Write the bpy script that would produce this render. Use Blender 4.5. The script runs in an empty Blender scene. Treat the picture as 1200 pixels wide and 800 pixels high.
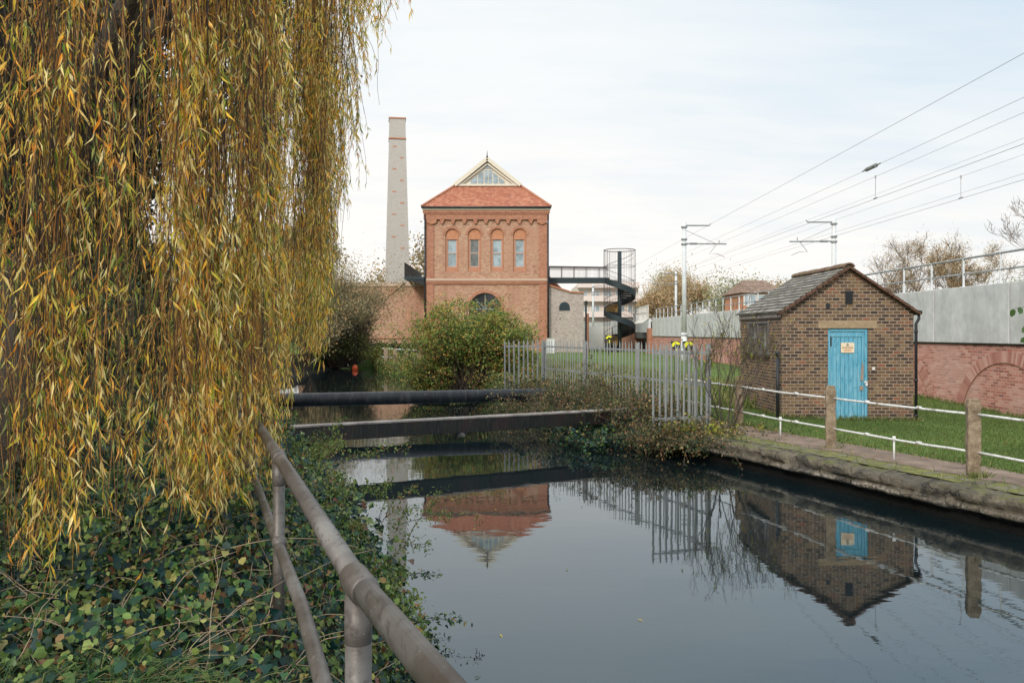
import bpy, math, random
import numpy as np
from mathutils import Vector, Matrix, noise as mnoise
random.seed(7)
RNG = np.random.default_rng(11)
sc = bpy.context.scene
COL = sc.collection
R = math.radians
PI = math.pi

# ------------------------------------------------------------------ helpers
def tag(o, label=None, cat=None, group=None, kind=None):
    if label: o['label'] = label
    if cat: o['category'] = cat
    if group: o['group'] = group
    if kind: o['kind'] = kind
    return o

def thing(name, loc, label, cat, group=None):
    o = bpy.data.objects.new(name, None)
    COL.objects.link(o)
    o.location = loc
    o.empty_display_size = 0.2
    return tag(o, label, cat, group)

def org(o):
    v = Vector((0, 0, 0))
    while o is not None:
        v += Vector(o.location)
        o = o.parent
    return v

def link_mesh(name, V, F, mat, parent=None, at=None, smooth=False, bevel=0):
    """V in world metres; 'at' is the object's own origin."""
    me = bpy.data.meshes.new(name)
    base = Vector(at) if at is not None else (org(parent) if parent else Vector((0, 0, 0)))
    V = np.asarray(V, dtype=np.float64).reshape(-1, 3) - np.array(base)
    me.from_pydata(V if len(V) else [], [], F)
    me.update()
    o = bpy.data.objects.new(name, me)
    COL.objects.link(o)
    if parent:
        o.parent = parent
        o.location = base - org(parent)
    else:
        o.location = base
    if mat: me.materials.append(mat)
    if smooth:
        me.polygons.foreach_set('use_smooth', np.ones(len(me.polygons), dtype=bool))
    if bevel:
        b = o.modifiers.new('bevel', 'BEVEL'); b.width = bevel; b.segments = 2; b.limit_method = 'ANGLE'
    return o

class MB:
    def __init__(s): s.V = []; s.F = []
    def add(s, V, F):
        n = len(s.V)
        s.V += [tuple(v) for v in V]
        s.F += [tuple(i + n for i in f) for f in F]
        return s
    def box(s, x0, x1, y0, y1, z0, z1):
        V = [(x0,y0,z0),(x1,y0,z0),(x1,y1,z0),(x0,y1,z0),(x0,y0,z1),(x1,y0,z1),(x1,y1,z1),(x0,y1,z1)]
        return s.add(V, [(0,3,2,1),(4,5,6,7),(0,1,5,4),(1,2,6,5),(2,3,7,6),(3,0,4,7)])
    def bar(s, p0, p1, w, h, up=(0,0,1)):
        p0 = Vector(p0); p1 = Vector(p1); d = (p1-p0).normalized(); u = Vector(up)
        if abs(d.dot(u)) > .95: u = Vector((0,1,0)) if abs(d.y) < .9 else Vector((1,0,0))
        a = d.cross(u).normalized()*w/2; b = a.cross(d).normalized()*h/2
        V = [p0-a-b,p0+a-b,p0+a+b,p0-a+b,p1-a-b,p1+a-b,p1+a+b,p1-a+b]
        return s.add(V, [(0,3,2,1),(4,5,6,7),(0,1,5,4),(1,2,6,5),(2,3,7,6),(3,0,4,7)])
    def tube(s, pts, r, n=8, cap=True):
        pts = [Vector(p) for p in pts]; k = len(pts)
        rr = r if isinstance(r, (list, tuple)) else [r]*k
        V = []; F = []
        prev = None
        for i, p in enumerate(pts):
            d = (pts[min(i+1,k-1)] - pts[max(i-1,0)])
            d = d.normalized() if d.length > 1e-9 else Vector((0,0,1))
            if prev is None:
                u = Vector((0,0,1)) if abs(d.z) < .9 else Vector((1,0,0))
                a = d.cross(u).normalized()
            else:
                a = (prev - d*prev.dot(d))
                a = a.normalized() if a.length > 1e-6 else d.orthogonal().normalized()
            prev = a; b = d.cross(a)
            for j in range(n):
                t = 2*PI*j/n
                V.append(p + (a*math.cos(t)+b*math.sin(t))*rr[i])
        for i in range(k-1):
            for j in range(n):
                F.append((i*n+j, i*n+(j+1)%n, (i+1)*n+(j+1)%n, (i+1)*n+j))
        if cap:
            F.append(tuple(range(n-1,-1,-1))); F.append(tuple((k-1)*n+j for j in range(n)))
        return s.add(V, F)
    def prism_y(s, poly, y0, y1):
        """poly of (x,z) extruded along y"""
        n = len(poly)
        V = [(x,y0,z) for x,z in poly] + [(x,y1,z) for x,z in poly]
        F = [tuple(range(n)), tuple(range(2*n-1,n-1,-1))] + [(i,i+n,(i+1)%n+n,(i+1)%n) for i in range(n)]
        return s.add(V, F)
    def prism_x(s, poly, x0, x1):
        n = len(poly)
        V = [(x0,y,z) for y,z in poly] + [(x1,y,z) for y,z in poly]
        F = [tuple(range(n)), tuple(range(2*n-1,n-1,-1))] + [(i,i+n,(i+1)%n+n,(i+1)%n) for i in range(n)]
        return s.add(V, F)
    def build(s, name, mat, parent=None, at=None, smooth=False, bevel=0):
        return link_mesh(name, s.V, s.F, mat, parent, at, smooth, bevel)

def copy_part(o, parent, loc_world, name=None):
    c = o.copy(); COL.objects.link(c); c.parent = parent
    c.location = Vector(loc_world) - org(parent)
    return c

def unit(a):
    return a/np.maximum(np.linalg.norm(a, axis=-1, keepdims=True), 1e-9)

LEAF = {
 'lance': (np.array([(0,0,0),(.4,.5,.05),(.4,-.5,.05),(1,0,-.12),(.42,0,0)]), [(0,1,4),(0,4,2),(1,3,4),(4,3,2)]),
 'diamond': (np.array([(0,0,0),(.45,.5,.06),(.45,-.5,.06),(1,0,0)]), [(0,2,3,1)]),
 'oval': (np.array([(0,0,0),(.25,.42,.04),(.7,.4,.03),(1,0,-.05),(.7,-.4,.03),(.25,-.42,.04),(.5,0,-.03)]),
          [(0,6,1),(1,6,2),(2,6,3),(3,6,4),(4,6,5),(5,6,0)]),
 'ivy': (np.array([(0,0,0),(-.08,.30,.04),(.24,.48,.10),(.48,.30,.03),(.90,0,-.20),(.48,-.30,.03),(.24,-.48,.10),(-.08,-.30,.04),(.36,0,-.07)]),
          [(0,8,1),(1,8,2),(2,8,3),(3,8,4),(4,8,5),(5,8,6),(6,8,7),(7,8,0)]),
}
def leaves(name, P, D, N, L, W, mat, parent=None, shape='diamond'):
    T, Fs = LEAF[shape]
    P = np.asarray(P, float); D = unit(np.asarray(D, float)); N = np.asarray(N, float)
    B = unit(np.cross(D, N)); N = np.cross(B, D)
    n = len(P); k = len(T)
    L = np.broadcast_to(L, (n,)); W = np.broadcast_to(W, (n,))
    V = (P[:,None,:] + (L[:,None]*T[None,:,0])[:,:,None]*D[:,None,:] + (W[:,None]*T[None,:,1])[:,:,None]*B[:,None,:]
         + (L[:,None]*T[None,:,2])[:,:,None]*N[:,None,:]).reshape(-1,3)
    F = (np.array(Fs)[None,:,:] + (np.arange(n)*k)[:,None,None]).reshape(-1, len(Fs[0]))
    return link_mesh(name, V, F, mat, parent, smooth=shape in ('ivy','oval'))

def rand_dirs(n):
    return unit(RNG.normal(size=(n,3)))

def strands_mesh(name, PTS, RAD, mat, parent=None, n=3):
    """PTS (S,K,3), RAD (S,K): thin mostly vertical or free strands"""
    S, K, _ = PTS.shape
    d = np.gradient(PTS, axis=1); d = unit(d)
    ref = np.zeros_like(d); ref[...,0] = 1.0; ref[...,1] = .37
    a = unit(np.cross(d, ref)); b = np.cross(d, a)
    th = 2*PI*np.arange(n)/n
    V = (PTS[:,:,None,:] + RAD[:,:,None,None]*(a[:,:,None,:]*np.cos(th)[None,None,:,None] + b[:,:,None,:]*np.sin(th)[None,None,:,None]))
    V = V.reshape(-1,3)
    base = (np.arange(S)*K*n)[:,None,None]
    i = np.arange(K-1)[None,:,None]; j = np.arange(n)[None,None,:]
    A = base+i*n+j; Bq = base+i*n+(j+1)%n; C = base+(i+1)*n+(j+1)%n; Dq = base+(i+1)*n+j
    F = np.stack([A,Bq,C,Dq], -1).reshape(-1,4)
    return link_mesh(name, V, F, mat, parent, smooth=True)

# ------------------------------------------------------------------ materials
class NT:
    def __init__(s, name):
        s.m = bpy.data.materials.new(name); s.m.use_nodes = True
        s.t = s.m.node_tree; s.t.nodes.clear()
        s.out = s.n('ShaderNodeOutputMaterial')
    def n(s, typ, **kw):
        nd = s.t.nodes.new(typ)
        for k, v in kw.items(): setattr(nd, k, v)
        return nd
    def l(s, a, b): s.t.links.new(a, b)
    def setin(s, nd, key, v):
        if isinstance(v, bpy.types.NodeSocket): s.l(v, nd.inputs[key])
        else: nd.inputs[key].default_value = v
    def noise(s, vec, scale, detail=4, rough=.55, out=0, dist=0):
        nd = s.n('ShaderNodeTexNoise'); s.setin(nd,'Vector',vec)
        nd.inputs['Scale'].default_value = scale; nd.inputs['Detail'].default_value = detail
        nd.inputs['Roughness'].default_value = rough; nd.inputs['Distortion'].default_value = dist
        return nd.outputs[out]
    def ramp(s, fac, stops, interp='LINEAR'):
        nd = s.n('ShaderNodeValToRGB'); s.setin(nd,'Fac',fac)
        cr = nd.color_ramp; cr.interpolation = interp
        while len(cr.elements) < len(stops): cr.elements.new(.5)
        for e, (p, c) in zip(cr.elements, stops):
            e.position = p; e.color = (*c, 1) if len(c) == 3 else c
        return nd.outputs[0]
    def mix(s, fac, a, b, mode='MIX'):
        nd = s.n('ShaderNodeMix', data_type='RGBA', blend_type=mode)
        s.setin(nd, 0, fac)
        for i, v in ((6,a),(7,b)):
            if isinstance(v, bpy.types.NodeSocket): s.l(v, nd.inputs[i])
            else: nd.inputs[i].default_value = (*v,1) if len(v)==3 else v
        return nd.outputs[2]
    def math(s, op, a, b=0.0, c=None, clamp=False):
        nd = s.n('ShaderNodeMath', operation=op); nd.use_clamp = clamp
        s.setin(nd,0,a); s.setin(nd,1,b)
        if c is not None: s.setin(nd,2,c)
        return nd.outputs[0]
    def smooth(s, v, a, b):
        nd = s.n('ShaderNodeMapRange', interpolation_type='SMOOTHSTEP')
        s.setin(nd,'Value',v); nd.inputs['From Min'].default_value = a; nd.inputs['From Max'].default_value = b
        return nd.outputs[0]
    def obj(s): return s.n('ShaderNodeTexCoord').outputs['Object']
    def scalevec(s, vec, sc3):
        nd = s.n('ShaderNodeMapping'); s.l(vec, nd.inputs['Vector']); nd.inputs['Scale'].default_value = sc3
        return nd.outputs[0]
    def xyz(s, vec):
        nd = s.n('ShaderNodeSeparateXYZ'); s.l(vec, nd.inputs[0]); return nd.outputs
    def bump(s, h, strength=.5, dist=.01):
        nd = s.n('ShaderNodeBump'); s.l(h, nd.inputs['Height'])
        nd.inputs['Strength'].default_value = strength; nd.inputs['Distance'].default_value = dist
        return nd.outputs[0]
    def pbr(s, col, rough=.8, spec=.3, metal=0.0, normal=None):
        p = s.n('ShaderNodeBsdfPrincipled')
        if isinstance(col, bpy.types.NodeSocket): s.l(col, p.inputs['Base Color'])
        else: p.inputs['Base Color'].default_value = (*col,1)
        s.setin(p,'Roughness',rough); p.inputs['Specular IOR Level'].default_value = spec
        p.inputs['Metallic'].default_value = metal
        if normal is not None: s.l(normal, p.inputs['Normal'])
        s.l(p.outputs[0], s.out.inputs[0])
        return s.m

def mat_brick(name, stops, mortar, bw=.225, bh=.075, ms=.010, dirt=.35, dirtcol=(.05,.045,.04), nscale=1.2, rough=.9, bumpd=.006, patch=None):
    t = NT(name); tc = t.n('ShaderNodeTexCoord'); o = tc.outputs['Object']; nrm = tc.outputs['Normal']
    X = t.xyz(o); N = t.xyz(nrm)
    side = t.math('GREATER_THAN', t.math('ABSOLUTE', N[0]), .6)
    u = t.math('ADD', t.math('MULTIPLY', X[1], side), t.math('MULTIPLY', X[0], t.math('SUBTRACT', 1.0, side)))
    cv = t.n('ShaderNodeCombineXYZ'); t.l(u, cv.inputs[0]); t.l(X[2], cv.inputs[1])
    br = t.n('ShaderNodeTexBrick'); t.l(cv.outputs[0], br.inputs['Vector'])
    br.inputs['Color1'].default_value = (0,0,0,1); br.inputs['Color2'].default_value = (1,1,1,1)
    br.inputs['Mortar'].default_value = (.5,.5,.5,1)
    br.inputs['Scale'].default_value = 1; br.inputs['Brick Width'].default_value = bw; br.inputs['Row Height'].default_value = bh
    br.inputs['Mortar Size'].default_value = ms; br.inputs['Mortar Smooth'].default_value = .25; br.inputs['Bias'].default_value = 0
    br.offset = .5
    c = t.ramp(br.outputs['Color'], stops)
    fine = t.noise(o, 60, 3)
    c = t.mix(.35, c, t.ramp(fine, [(.3,(.25,.25,.25)),(.7,(.85,.85,.85))]), 'OVERLAY')
    if patch:
        pm = t.smooth(t.noise(o, patch[1], 4), .45, .62)
        c = t.mix(t.math('MULTIPLY', pm, patch[2]), c, patch[0])
    mcol = t.mix(t.noise(o, 9, 3), mortar, tuple(x*.7 for x in mortar))
    c = t.mix(br.outputs['Fac'], c, mcol)
    d = t.smooth(t.noise(o, nscale, 6, .6), .48, .75)
    c = t.mix(t.math('MULTIPLY', d, dirt), c, dirtcol)
    sk = t.smooth(t.noise(t.scalevec(o,(1.3,1.3,.16)), nscale*1.6, 5, .6), .52, .70)
    c = t.mix(t.math('MULTIPLY', sk, dirt*.8), c, t.mix(.55, c, dirtcol, 'MULTIPLY'))
    h = t.math('ADD', t.math('MULTIPLY', br.outputs['Fac'], -1.0), t.math('MULTIPLY', fine, .5))
    return t.pbr(c, rough, .2, normal=t.bump(h, .7, bumpd))

def mat_noise(name, stops, scale=4, rough=.85, spec=.25, bump=.3, bdist=.01, detail=6, stretch=(1,1,1), metal=0, fine=40, rrough=.6):
    t = NT(name); o = t.scalevec(t.obj(), stretch)
    nz = t.noise(o, scale, detail, rrough)
    c = t.ramp(nz, stops)
    f = t.noise(t.obj(), fine, 4)
    c = t.mix(.25, c, t.ramp(f, [(.3,(.3,.3,.3)),(.7,(.75,.75,.75))]), 'OVERLAY')
    return t.pbr(c, rough, spec, metal, t.bump(t.math('ADD', f, t.math('MULTIPLY', nz, 2.0)), bump, bdist))

def mat_leaf(name, stops, trans=.35, rough=.5, spec=.35, nscale=.8, nshift=.35, gradx=None, back=None, vlow=.62):
    """colour varies leaf by leaf and drifts over the plant"""
    t = NT(name)
    rnd = t.n('ShaderNodeNewGeometry')
    r = rnd.outputs['Random Per Island']
    o = t.obj()
    nz = t.math('SUBTRACT', t.noise(o, nscale, 3), .5)
    v = t.math('ADD', r, t.math('MULTIPLY', nz, nshift*3))
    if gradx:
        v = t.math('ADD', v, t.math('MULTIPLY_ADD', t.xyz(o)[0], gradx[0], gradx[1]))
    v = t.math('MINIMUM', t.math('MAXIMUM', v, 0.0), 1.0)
    c = t.ramp(v, stops)
    vb = t.math('FRACT', t.math('MULTIPLY', r, 17.31))
    hs = t.n('ShaderNodeHueSaturation'); t.l(c, hs.inputs['Color'])
    t.l(t.math('MULTIPLY_ADD', vb, .7, vlow), hs.inputs['Value'])
    c = hs.outputs[0]
    c = t.mix(.4, c, t.ramp(t.noise(o, 55, 3), [(.3,(.28,.28,.28)),(.7,(.74,.74,.74))]), 'OVERLAY')
    if back:
        c = t.mix(t.math('MULTIPLY', rnd.outputs['Backfacing'], back[1]), c, back[0])
    p = t.n('ShaderNodeBsdfPrincipled'); t.l(c, p.inputs['Base Color'])
    p.inputs['Roughness'].default_value = rough; p.inputs['Specular IOR Level'].default_value = spec
    tr = t.n('ShaderNodeBsdfTranslucent'); t.l(t.mix(.3, c, (1,.9,.2), 'MULTIPLY'), tr.inputs['Color'])
    mx = t.n('ShaderNodeMixShader'); mx.inputs[0].default_value = trans
    t.l(p.outputs[0], mx.inputs[1]); t.l(tr.outputs[0], mx.inputs[2]); t.l(mx.outputs[0], t.out.inputs[0])
    return t.m

def mat_flat(name, col, rough=.6, spec=.4, metal=0.0):
    t = NT(name)
    nz = t.noise(t.obj(), 14, 5)
    c = t.mix(t.math('MULTIPLY', t.smooth(nz,.45,.7), .35), col, tuple(x*.6 for x in col))
    return t.pbr(c, rough, spec, metal, t.bump(nz,.15,.004))

M = {}
M['hut_brick'] = mat_brick('hut_brick', [(0,(.050,.034,.028)),(.25,(.085,.052,.036)),(.5,(.13,.077,.046)),(.68,(.17,.105,.056)),(.84,(.21,.135,.072)),(.95,(.19,.09,.052)),(1,(.25,.10,.055))],
      (.36,.30,.24), bw=.172, ms=.010, dirt=.35, nscale=1.4)
M['dark_brick'] = mat_brick('dark_brick', [(0,(.03,.03,.035)),(1,(.09,.08,.085))], (.2,.18,.15))
M['facade_brick'] = mat_brick('facade_brick', [(0,(.28,.12,.075)),(.35,(.42,.22,.14)),(.7,(.52,.33,.22)),(1,(.42,.18,.11))], (.48,.37,.28), dirt=.35, dirtcol=(.36,.15,.10), nscale=.35, bumpd=.004,
      patch=((.42,.19,.12),.25,.6))
M['red_brick'] = mat_brick('red_brick', [(0,(.30,.11,.07)),(.6,(.39,.16,.10)),(1,(.45,.21,.14))], (.48,.30,.2), dirt=.2, dirtcol=(.22,.09,.06), nscale=.5, bumpd=.004)
M['grey_brick'] = mat_brick('grey_brick', [(0,(.30,.24,.21)),(.5,(.40,.34,.30)),(1,(.47,.41,.37))], (.42,.38,.34), dirt=.15, nscale=.3, bumpd=.003)
M['chimney_brick'] = mat_brick('chimney_brick', [(0,(.39,.36,.33)),(.5,(.43,.40,.37)),(1,(.46,.435,.405))], (.44,.41,.385), dirt=.12, dirtcol=(.30,.27,.24), nscale=.25, bumpd=.003)
M['viaduct_brick'] = mat_brick('viaduct_brick', [(0,(.27,.10,.08)),(.3,(.42,.15,.11)),(.7,(.52,.22,.17)),(1,(.60,.32,.26))], (.55,.44,.38), dirt=.15, dirtcol=(.55,.40,.34), nscale=.7,
      patch=((.60,.36,.30),.6,.45))
M['terracotta'] = mat_noise('terracotta', [(.3,(.33,.14,.085)),(.7,(.44,.21,.13))], 3, bump=.1)
M['orange_panel'] = mat_noise('orange_panel', [(.3,(.42,.18,.10)),(.7,(.52,.25,.14))], 5, bump=.1)
M['window_surround'] = mat_noise('window_surround', [(.3,(.40,.18,.11)),(.7,(.48,.24,.15))], 5, bump=.1)
M['cream'] = mat_flat('cream_paint', (.66,.60,.49), .6)
M['stone_band'] = mat_flat('stone_band', (.52,.38,.29), .7)
M['black'] = mat_flat('black_paint', (.018,.02,.024), .4)
M['rusty_rail'] = mat_flat('brown_rail', (.045,.03,.03), .6)
M['teal'] = mat_flat('dark_teal_steel', (.018,.032,.038), .45)
M['glass_light'] = None
def glass(name, col, rough=.08):
    t = NT(name); nz = t.noise(t.obj(), 1.3, 3)
    c = t.ramp(nz, [(.35,tuple(x*.5 for x in col)),(.6,col)])
    return t.pbr(c, rough, .8)
M['glass_sky'] = glass('window_glass', (.34,.42,.46))
M['glass_dark'] = glass('dark_glass', (.03,.035,.04))
M['concrete'] = None
t = NT('weathered_concrete'); o = t.obj()
streak = t.noise(t.scalevec(o,(1,1.1,.3)), 2.2, 7, .7)
blot = t.noise(o, .7, 5)
c = t.ramp(streak, [(.3,(.42,.425,.42)),(.5,(.52,.53,.525)),(.72,(.61,.62,.615))])
c = t.mix(t.math('MULTIPLY', t.smooth(blot,.45,.7), .7), c, (.45,.46,.44))
zz = t.xyz(o)[2]
stain = t.math('MULTIPLY', t.smooth(zz, 3.45, 3.72), t.smooth(streak,.4,.62))
c = t.mix(t.math('MULTIPLY', stain, .55), c, (.17,.16,.14))
c = t.mix(.5, c, t.ramp(t.noise(o, 2.1, 8, .7), [(.3,(.30,.30,.30)),(.7,(.72,.72,.72))]), 'OVERLAY')
M['concrete'] = t.pbr(c, .85, .2, normal=t.bump(t.noise(o,35,5), .25, .006))
M['post_concrete'] = mat_noise('post_concrete', [(.3,(.13,.095,.06)),(.5,(.26,.20,.135)),(.7,(.38,.30,.21))], 9, bump=.9, bdist=.02, fine=70)
M['lintel'] = mat_noise('sandstone_lintel', [(.3,(.26,.19,.12)),(.7,(.36,.27,.17))], 8, bump=.3)
M['galv'] = mat_noise('galvanised_steel', [(.3,(.17,.18,.18)),(.6,(.27,.28,.275)),(.8,(.37,.38,.365))], 5, rough=.5, spec=.5, bump=.08, stretch=(1,1,.3))
M['galv_pale'] = mat_noise('pale_galvanised', [(.3,(.50,.52,.53)),(.7,(.66,.68,.68))], 3, rough=.55, spec=.4, bump=.05)
M['white_paint'] = mat_noise('chipped_white_paint', [(.32,(.20,.16,.13)),(.40,(.55,.55,.53)),(.7,(.72,.72,.70))], 11, rough=.6, bump=.2)
M['wire'] = mat_flat('wire', (.36,.35,.35), .5, .4)
M['white'] = mat_flat('white_painted_steel', (.68,.66,.62), .6)
M['yellow'] = mat_flat('yellow_plastic', (.80,.78,.04), .4)
M['orange'] = mat_flat('orange_plastic', (.70,.10,.03), .4)
M['pipe_rail'] = None
t = NT('worn_brown_handrail'); o = t.obj()
n1 = t.noise(o, 3.0, 5, .6); n2 = t.noise(o, 45, 5, .7); n3 = t.noise(t.scalevec(o,(6,1.5,6)), 9, 5)
c = t.ramp(n1, [(.3,(.050,.040,.034)),(.5,(.095,.082,.072)),(.66,(.17,.158,.145))])
c = t.mix(t.math('MULTIPLY', t.smooth(n3,.52,.66), .6), c, (.055,.040,.033))
c = t.mix(t.math('MULTIPLY', t.smooth(n2,.62,.72), .6), c, (.42,.40,.36))
M['pipe_rail'] = t.pbr(c, t.math('MULTIPLY_ADD', n1, .5, .22), .5, .25, t.bump(t.math('ADD', n2, n3), .35, .003))
t = NT('black_bitumen_pipe'); o = t.obj()
n1 = t.noise(t.scalevec(o,(2,.6,.6)), 3.0, 6, .65); n2 = t.noise(t.scalevec(o,(5,1,.5)), 6, 5)
c = t.ramp(n1, [(.35,(.005,.006,.009)),(.55,(.012,.014,.018)),(.72,(.04,.044,.048))])
c = t.mix(t.math('MULTIPLY', t.smooth(n2,.56,.68), .5), c, (.075,.07,.065))
M['pipe_black'] = t.pbr(c, .5, .3, normal=t.bump(n1,.3,.01))
t = NT('stained_steel_beam'); o = t.obj()
n1 = t.noise(t.scalevec(o,(1.2,1.2,.7)), 1.6, 6, .65); n2 = t.noise(t.scalevec(o,(10,10,1)), 4, 5)
c = t.ramp(n1, [(.35,(.006,.007,.009)),(.5,(.014,.013,.013)),(.60,(.032,.012,.014)),(.75,(.04,.03,.025))])
c = t.mix(t.math('MULTIPLY', t.smooth(n2,.5,.62), .4), c, (.045,.055,.03))
M['beam'] = t.pbr(c, .5, .4, normal=t.bump(n2,.3,.01))
M['beam_top'] = mat_noise('beam_top', [(.3,(.12,.10,.09)),(.7,(.34,.30,.27))], 3, bump=.3, rough=.7)
# roofs
def mat_tiles(name, stops, rowh, bw, scale_axis='xy', moss=.3, mosscol=(.10,.09,.04), line=(.05,.045,.04), ms=.012):
    t = NT(name); tc = t.n('ShaderNodeTexCoord'); o = tc.outputs['Object']; X = t.xyz(o); N = t.xyz(tc.outputs['Normal'])
    side = t.math('GREATER_THAN', t.math('ABSOLUTE', N[0]), t.math('ABSOLUTE', N[1]))
    u = t.math('ADD', t.math('MULTIPLY', X[1], side), t.math('MULTIPLY', X[0], t.math('SUBTRACT', 1.0, side)))
    cv = t.n('ShaderNodeCombineXYZ'); t.l(u, cv.inputs[0]); t.l(X[2], cv.inputs[1])
    br = t.n('ShaderNodeTexBrick'); t.l(cv.outputs[0], br.inputs['Vector'])
    br.inputs['Color1'].default_value = (0,0,0,1); br.inputs['Color2'].default_value = (1,1,1,1); br.inputs['Mortar'].default_value = (.5,.5,.5,1)
    br.inputs['Scale'].default_value = 1; br.inputs['Brick Width'].default_value = bw; br.inputs['Row Height'].default_value = rowh
    br.inputs['Mortar Size'].default_value = ms; br.inputs['Mortar Smooth'].default_value = .3
    c = t.ramp(br.outputs['Color'], stops)
    c = t.mix(br.outputs['Fac'], c, line)
    mo = t.smooth(t.noise(o, 2.2, 6, .65), .5, .66)
    c = t.mix(t.math('MULTIPLY', mo, moss), c, mosscol)
    h = t.math('MULTIPLY', br.outputs['Fac'], -1.0)
    return t.pbr(c, .85, .2, normal=t.bump(h, .8, .012))
M['slate'] = mat_tiles('hut_slates', [(0,(.13,.12,.11)),(.5,(.21,.195,.175)),(1,(.30,.28,.24))], .082, .26, moss=.55, mosscol=(.12,.11,.055), line=(.03,.028,.025), ms=.014)
M['red_tile'] = mat_tiles('red_roof_tiles', [(0,(.31,.11,.065)),(.5,(.40,.155,.09)),(1,(.47,.22,.13))], .12, .3, moss=.5, mosscol=(.22,.10,.085), line=(.24,.085,.06), ms=.012)
M['brown_tile'] = mat_tiles('brown_roof_tiles', [(0,(.17,.11,.08)),(1,(.28,.19,.14))], .25, .4, moss=.3)
# water
t = NT('canal_water'); o = t.obj()
w1 = t.noise(t.scalevec(o,(.55,1.0,1)), 1.1, 3, .5, dist=.4)
w2 = t.noise(t.scalevec(o,(.7,1.3,1)), 5.5, 3, .5)
hgt = t.math('ADD', w1, t.math('MULTIPLY', w2, .16))
murk = t.ramp(t.noise(o, .5, 4), [(.3,(.004,.008,.009)),(.7,(.008,.013,.015))])
p = t.n('ShaderNodeBsdfPrincipled'); t.l(murk, p.inputs['Base Color'])
p.inputs['Roughness'].default_value = .015; p.inputs['IOR'].default_value = 2.0; p.inputs['Specular IOR Level'].default_value = .5; p.inputs['Specular Tint'].default_value = (.58,.85,1.0,1)
t.l(t.bump(hgt, .06, .05), p.inputs['Normal']); t.l(p.outputs[0], t.out.inputs[0])
M['water'] = t.m
# ground
t = NT('lawn_grass'); o = t.obj()
n1 = t.noise(o, .5, 5); n2 = t.noise(o, 9, 6, .7)
c = t.ramp(n1, [(.3,(.065,.10,.028)),(.6,(.10,.15,.04)),(.8,(.15,.17,.06))])
c = t.mix(.6, c, t.ramp(n2, [(.3,(.2,.2,.2)),(.7,(.8,.8,.8))]), 'OVERLAY')
M['lawn'] = t.pbr(c, .95, .1, normal=t.bump(n2,.6,.03))
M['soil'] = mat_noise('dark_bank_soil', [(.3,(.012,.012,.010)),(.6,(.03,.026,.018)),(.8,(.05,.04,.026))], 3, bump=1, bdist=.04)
M['gravel'] = mat_noise('pink_gravel', [(.3,(.13,.095,.07)),(.5,(.20,.145,.11)),(.7,(.28,.21,.165))], 3, bump=1, bdist=.01, fine=90)
M['moss'] = mat_noise('mossy_stone', [(.30,(.22,.20,.17)),(.42,(.16,.145,.10)),(.52,(.13,.13,.04)),(.62,(.19,.19,.045)),(.75,(.30,.27,.16))], 5, bump=1, bdist=.02, fine=60)
t = NT('quay_stone'); o = t.obj()
vor = t.n('ShaderNodeTexVoronoi'); t.l(t.scalevec(o,(1.0,1.0,2.6)), vor.inputs['Vector']); vor.inputs['Scale'].default_value = 2.3
n1 = t.noise(o, 3.5, 8, .7); n2 = t.noise(o, 22, 6, .7)
c = t.ramp(vor.outputs['Color'], [(0,(.045,.043,.04)),(.35,(.11,.095,.075)),(.6,(.15,.125,.09)),(1,(.21,.175,.135))])
c = t.mix(.5, c, t.ramp(n1, [(.3,(.07,.065,.06)),(.5,(.16,.14,.10)),(.7,(.28,.24,.19))]))
c = t.mix(.55, c, t.ramp(n2, [(.3,(.2,.2,.2)),(.7,(.8,.8,.8))]), 'OVERLAY')
z = t.math('ADD', t.xyz(o)[2], t.math('MULTIPLY', t.math('SUBTRACT', n1, .5), .16))
white = t.math('MULTIPLY', t.math('SUBTRACT', t.smooth(z,.17,.20), t.smooth(z,.22,.26)), t.math('MULTIPLY', t.smooth(n2,.45,.58), t.smooth(t.noise(o,.8,3),.42,.58)))
c = t.mix(t.math('MULTIPLY', white, .75), c, (.52,.46,.40))
ve = t.n('ShaderNodeTexVoronoi', feature='DISTANCE_TO_EDGE'); t.l(t.mix(.30, t.scalevec(o,(1.0,1.0,2.2)), t.noise(o,5,5,out=1)), ve.inputs['Vector']); ve.inputs['Scale'].default_value = 3.1
crack = t.math('SUBTRACT', 1.0, t.smooth(ve.outputs['Distance'], .0, .06))
crack = t.math('MULTIPLY', crack, t.smooth(t.noise(o,1.1,4), .46, .62))
c = t.mix(t.math('MULTIPLY', crack, .55), c, (.035,.032,.028))
mo = t.math('MULTIPLY', t.smooth(z,.40,.45), t.smooth(n1,.46,.60))
c = t.mix(t.math('MULTIPLY', mo, .8), c, (.13,.14,.04))
c = t.mix(t.smooth(n1,.5,.62), c, (.035,.033,.032)) if False else c
c = t.mix(t.math('MULTIPLY', t.smooth(t.noise(o,1.6,5,.6),.50,.60), .65), c, (.045,.042,.04))
c = t.mix(t.smooth(z,.19,.15), c, (.007,.007,.006))
M['quay'] = t.pbr(c, .9, .2, normal=t.bump(t.math('SUBTRACT', t.math('ADD', n1, t.math('MULTIPLY', n2,.8)), t.math('MULTIPLY', crack, .5)), 1.0, .06))
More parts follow.
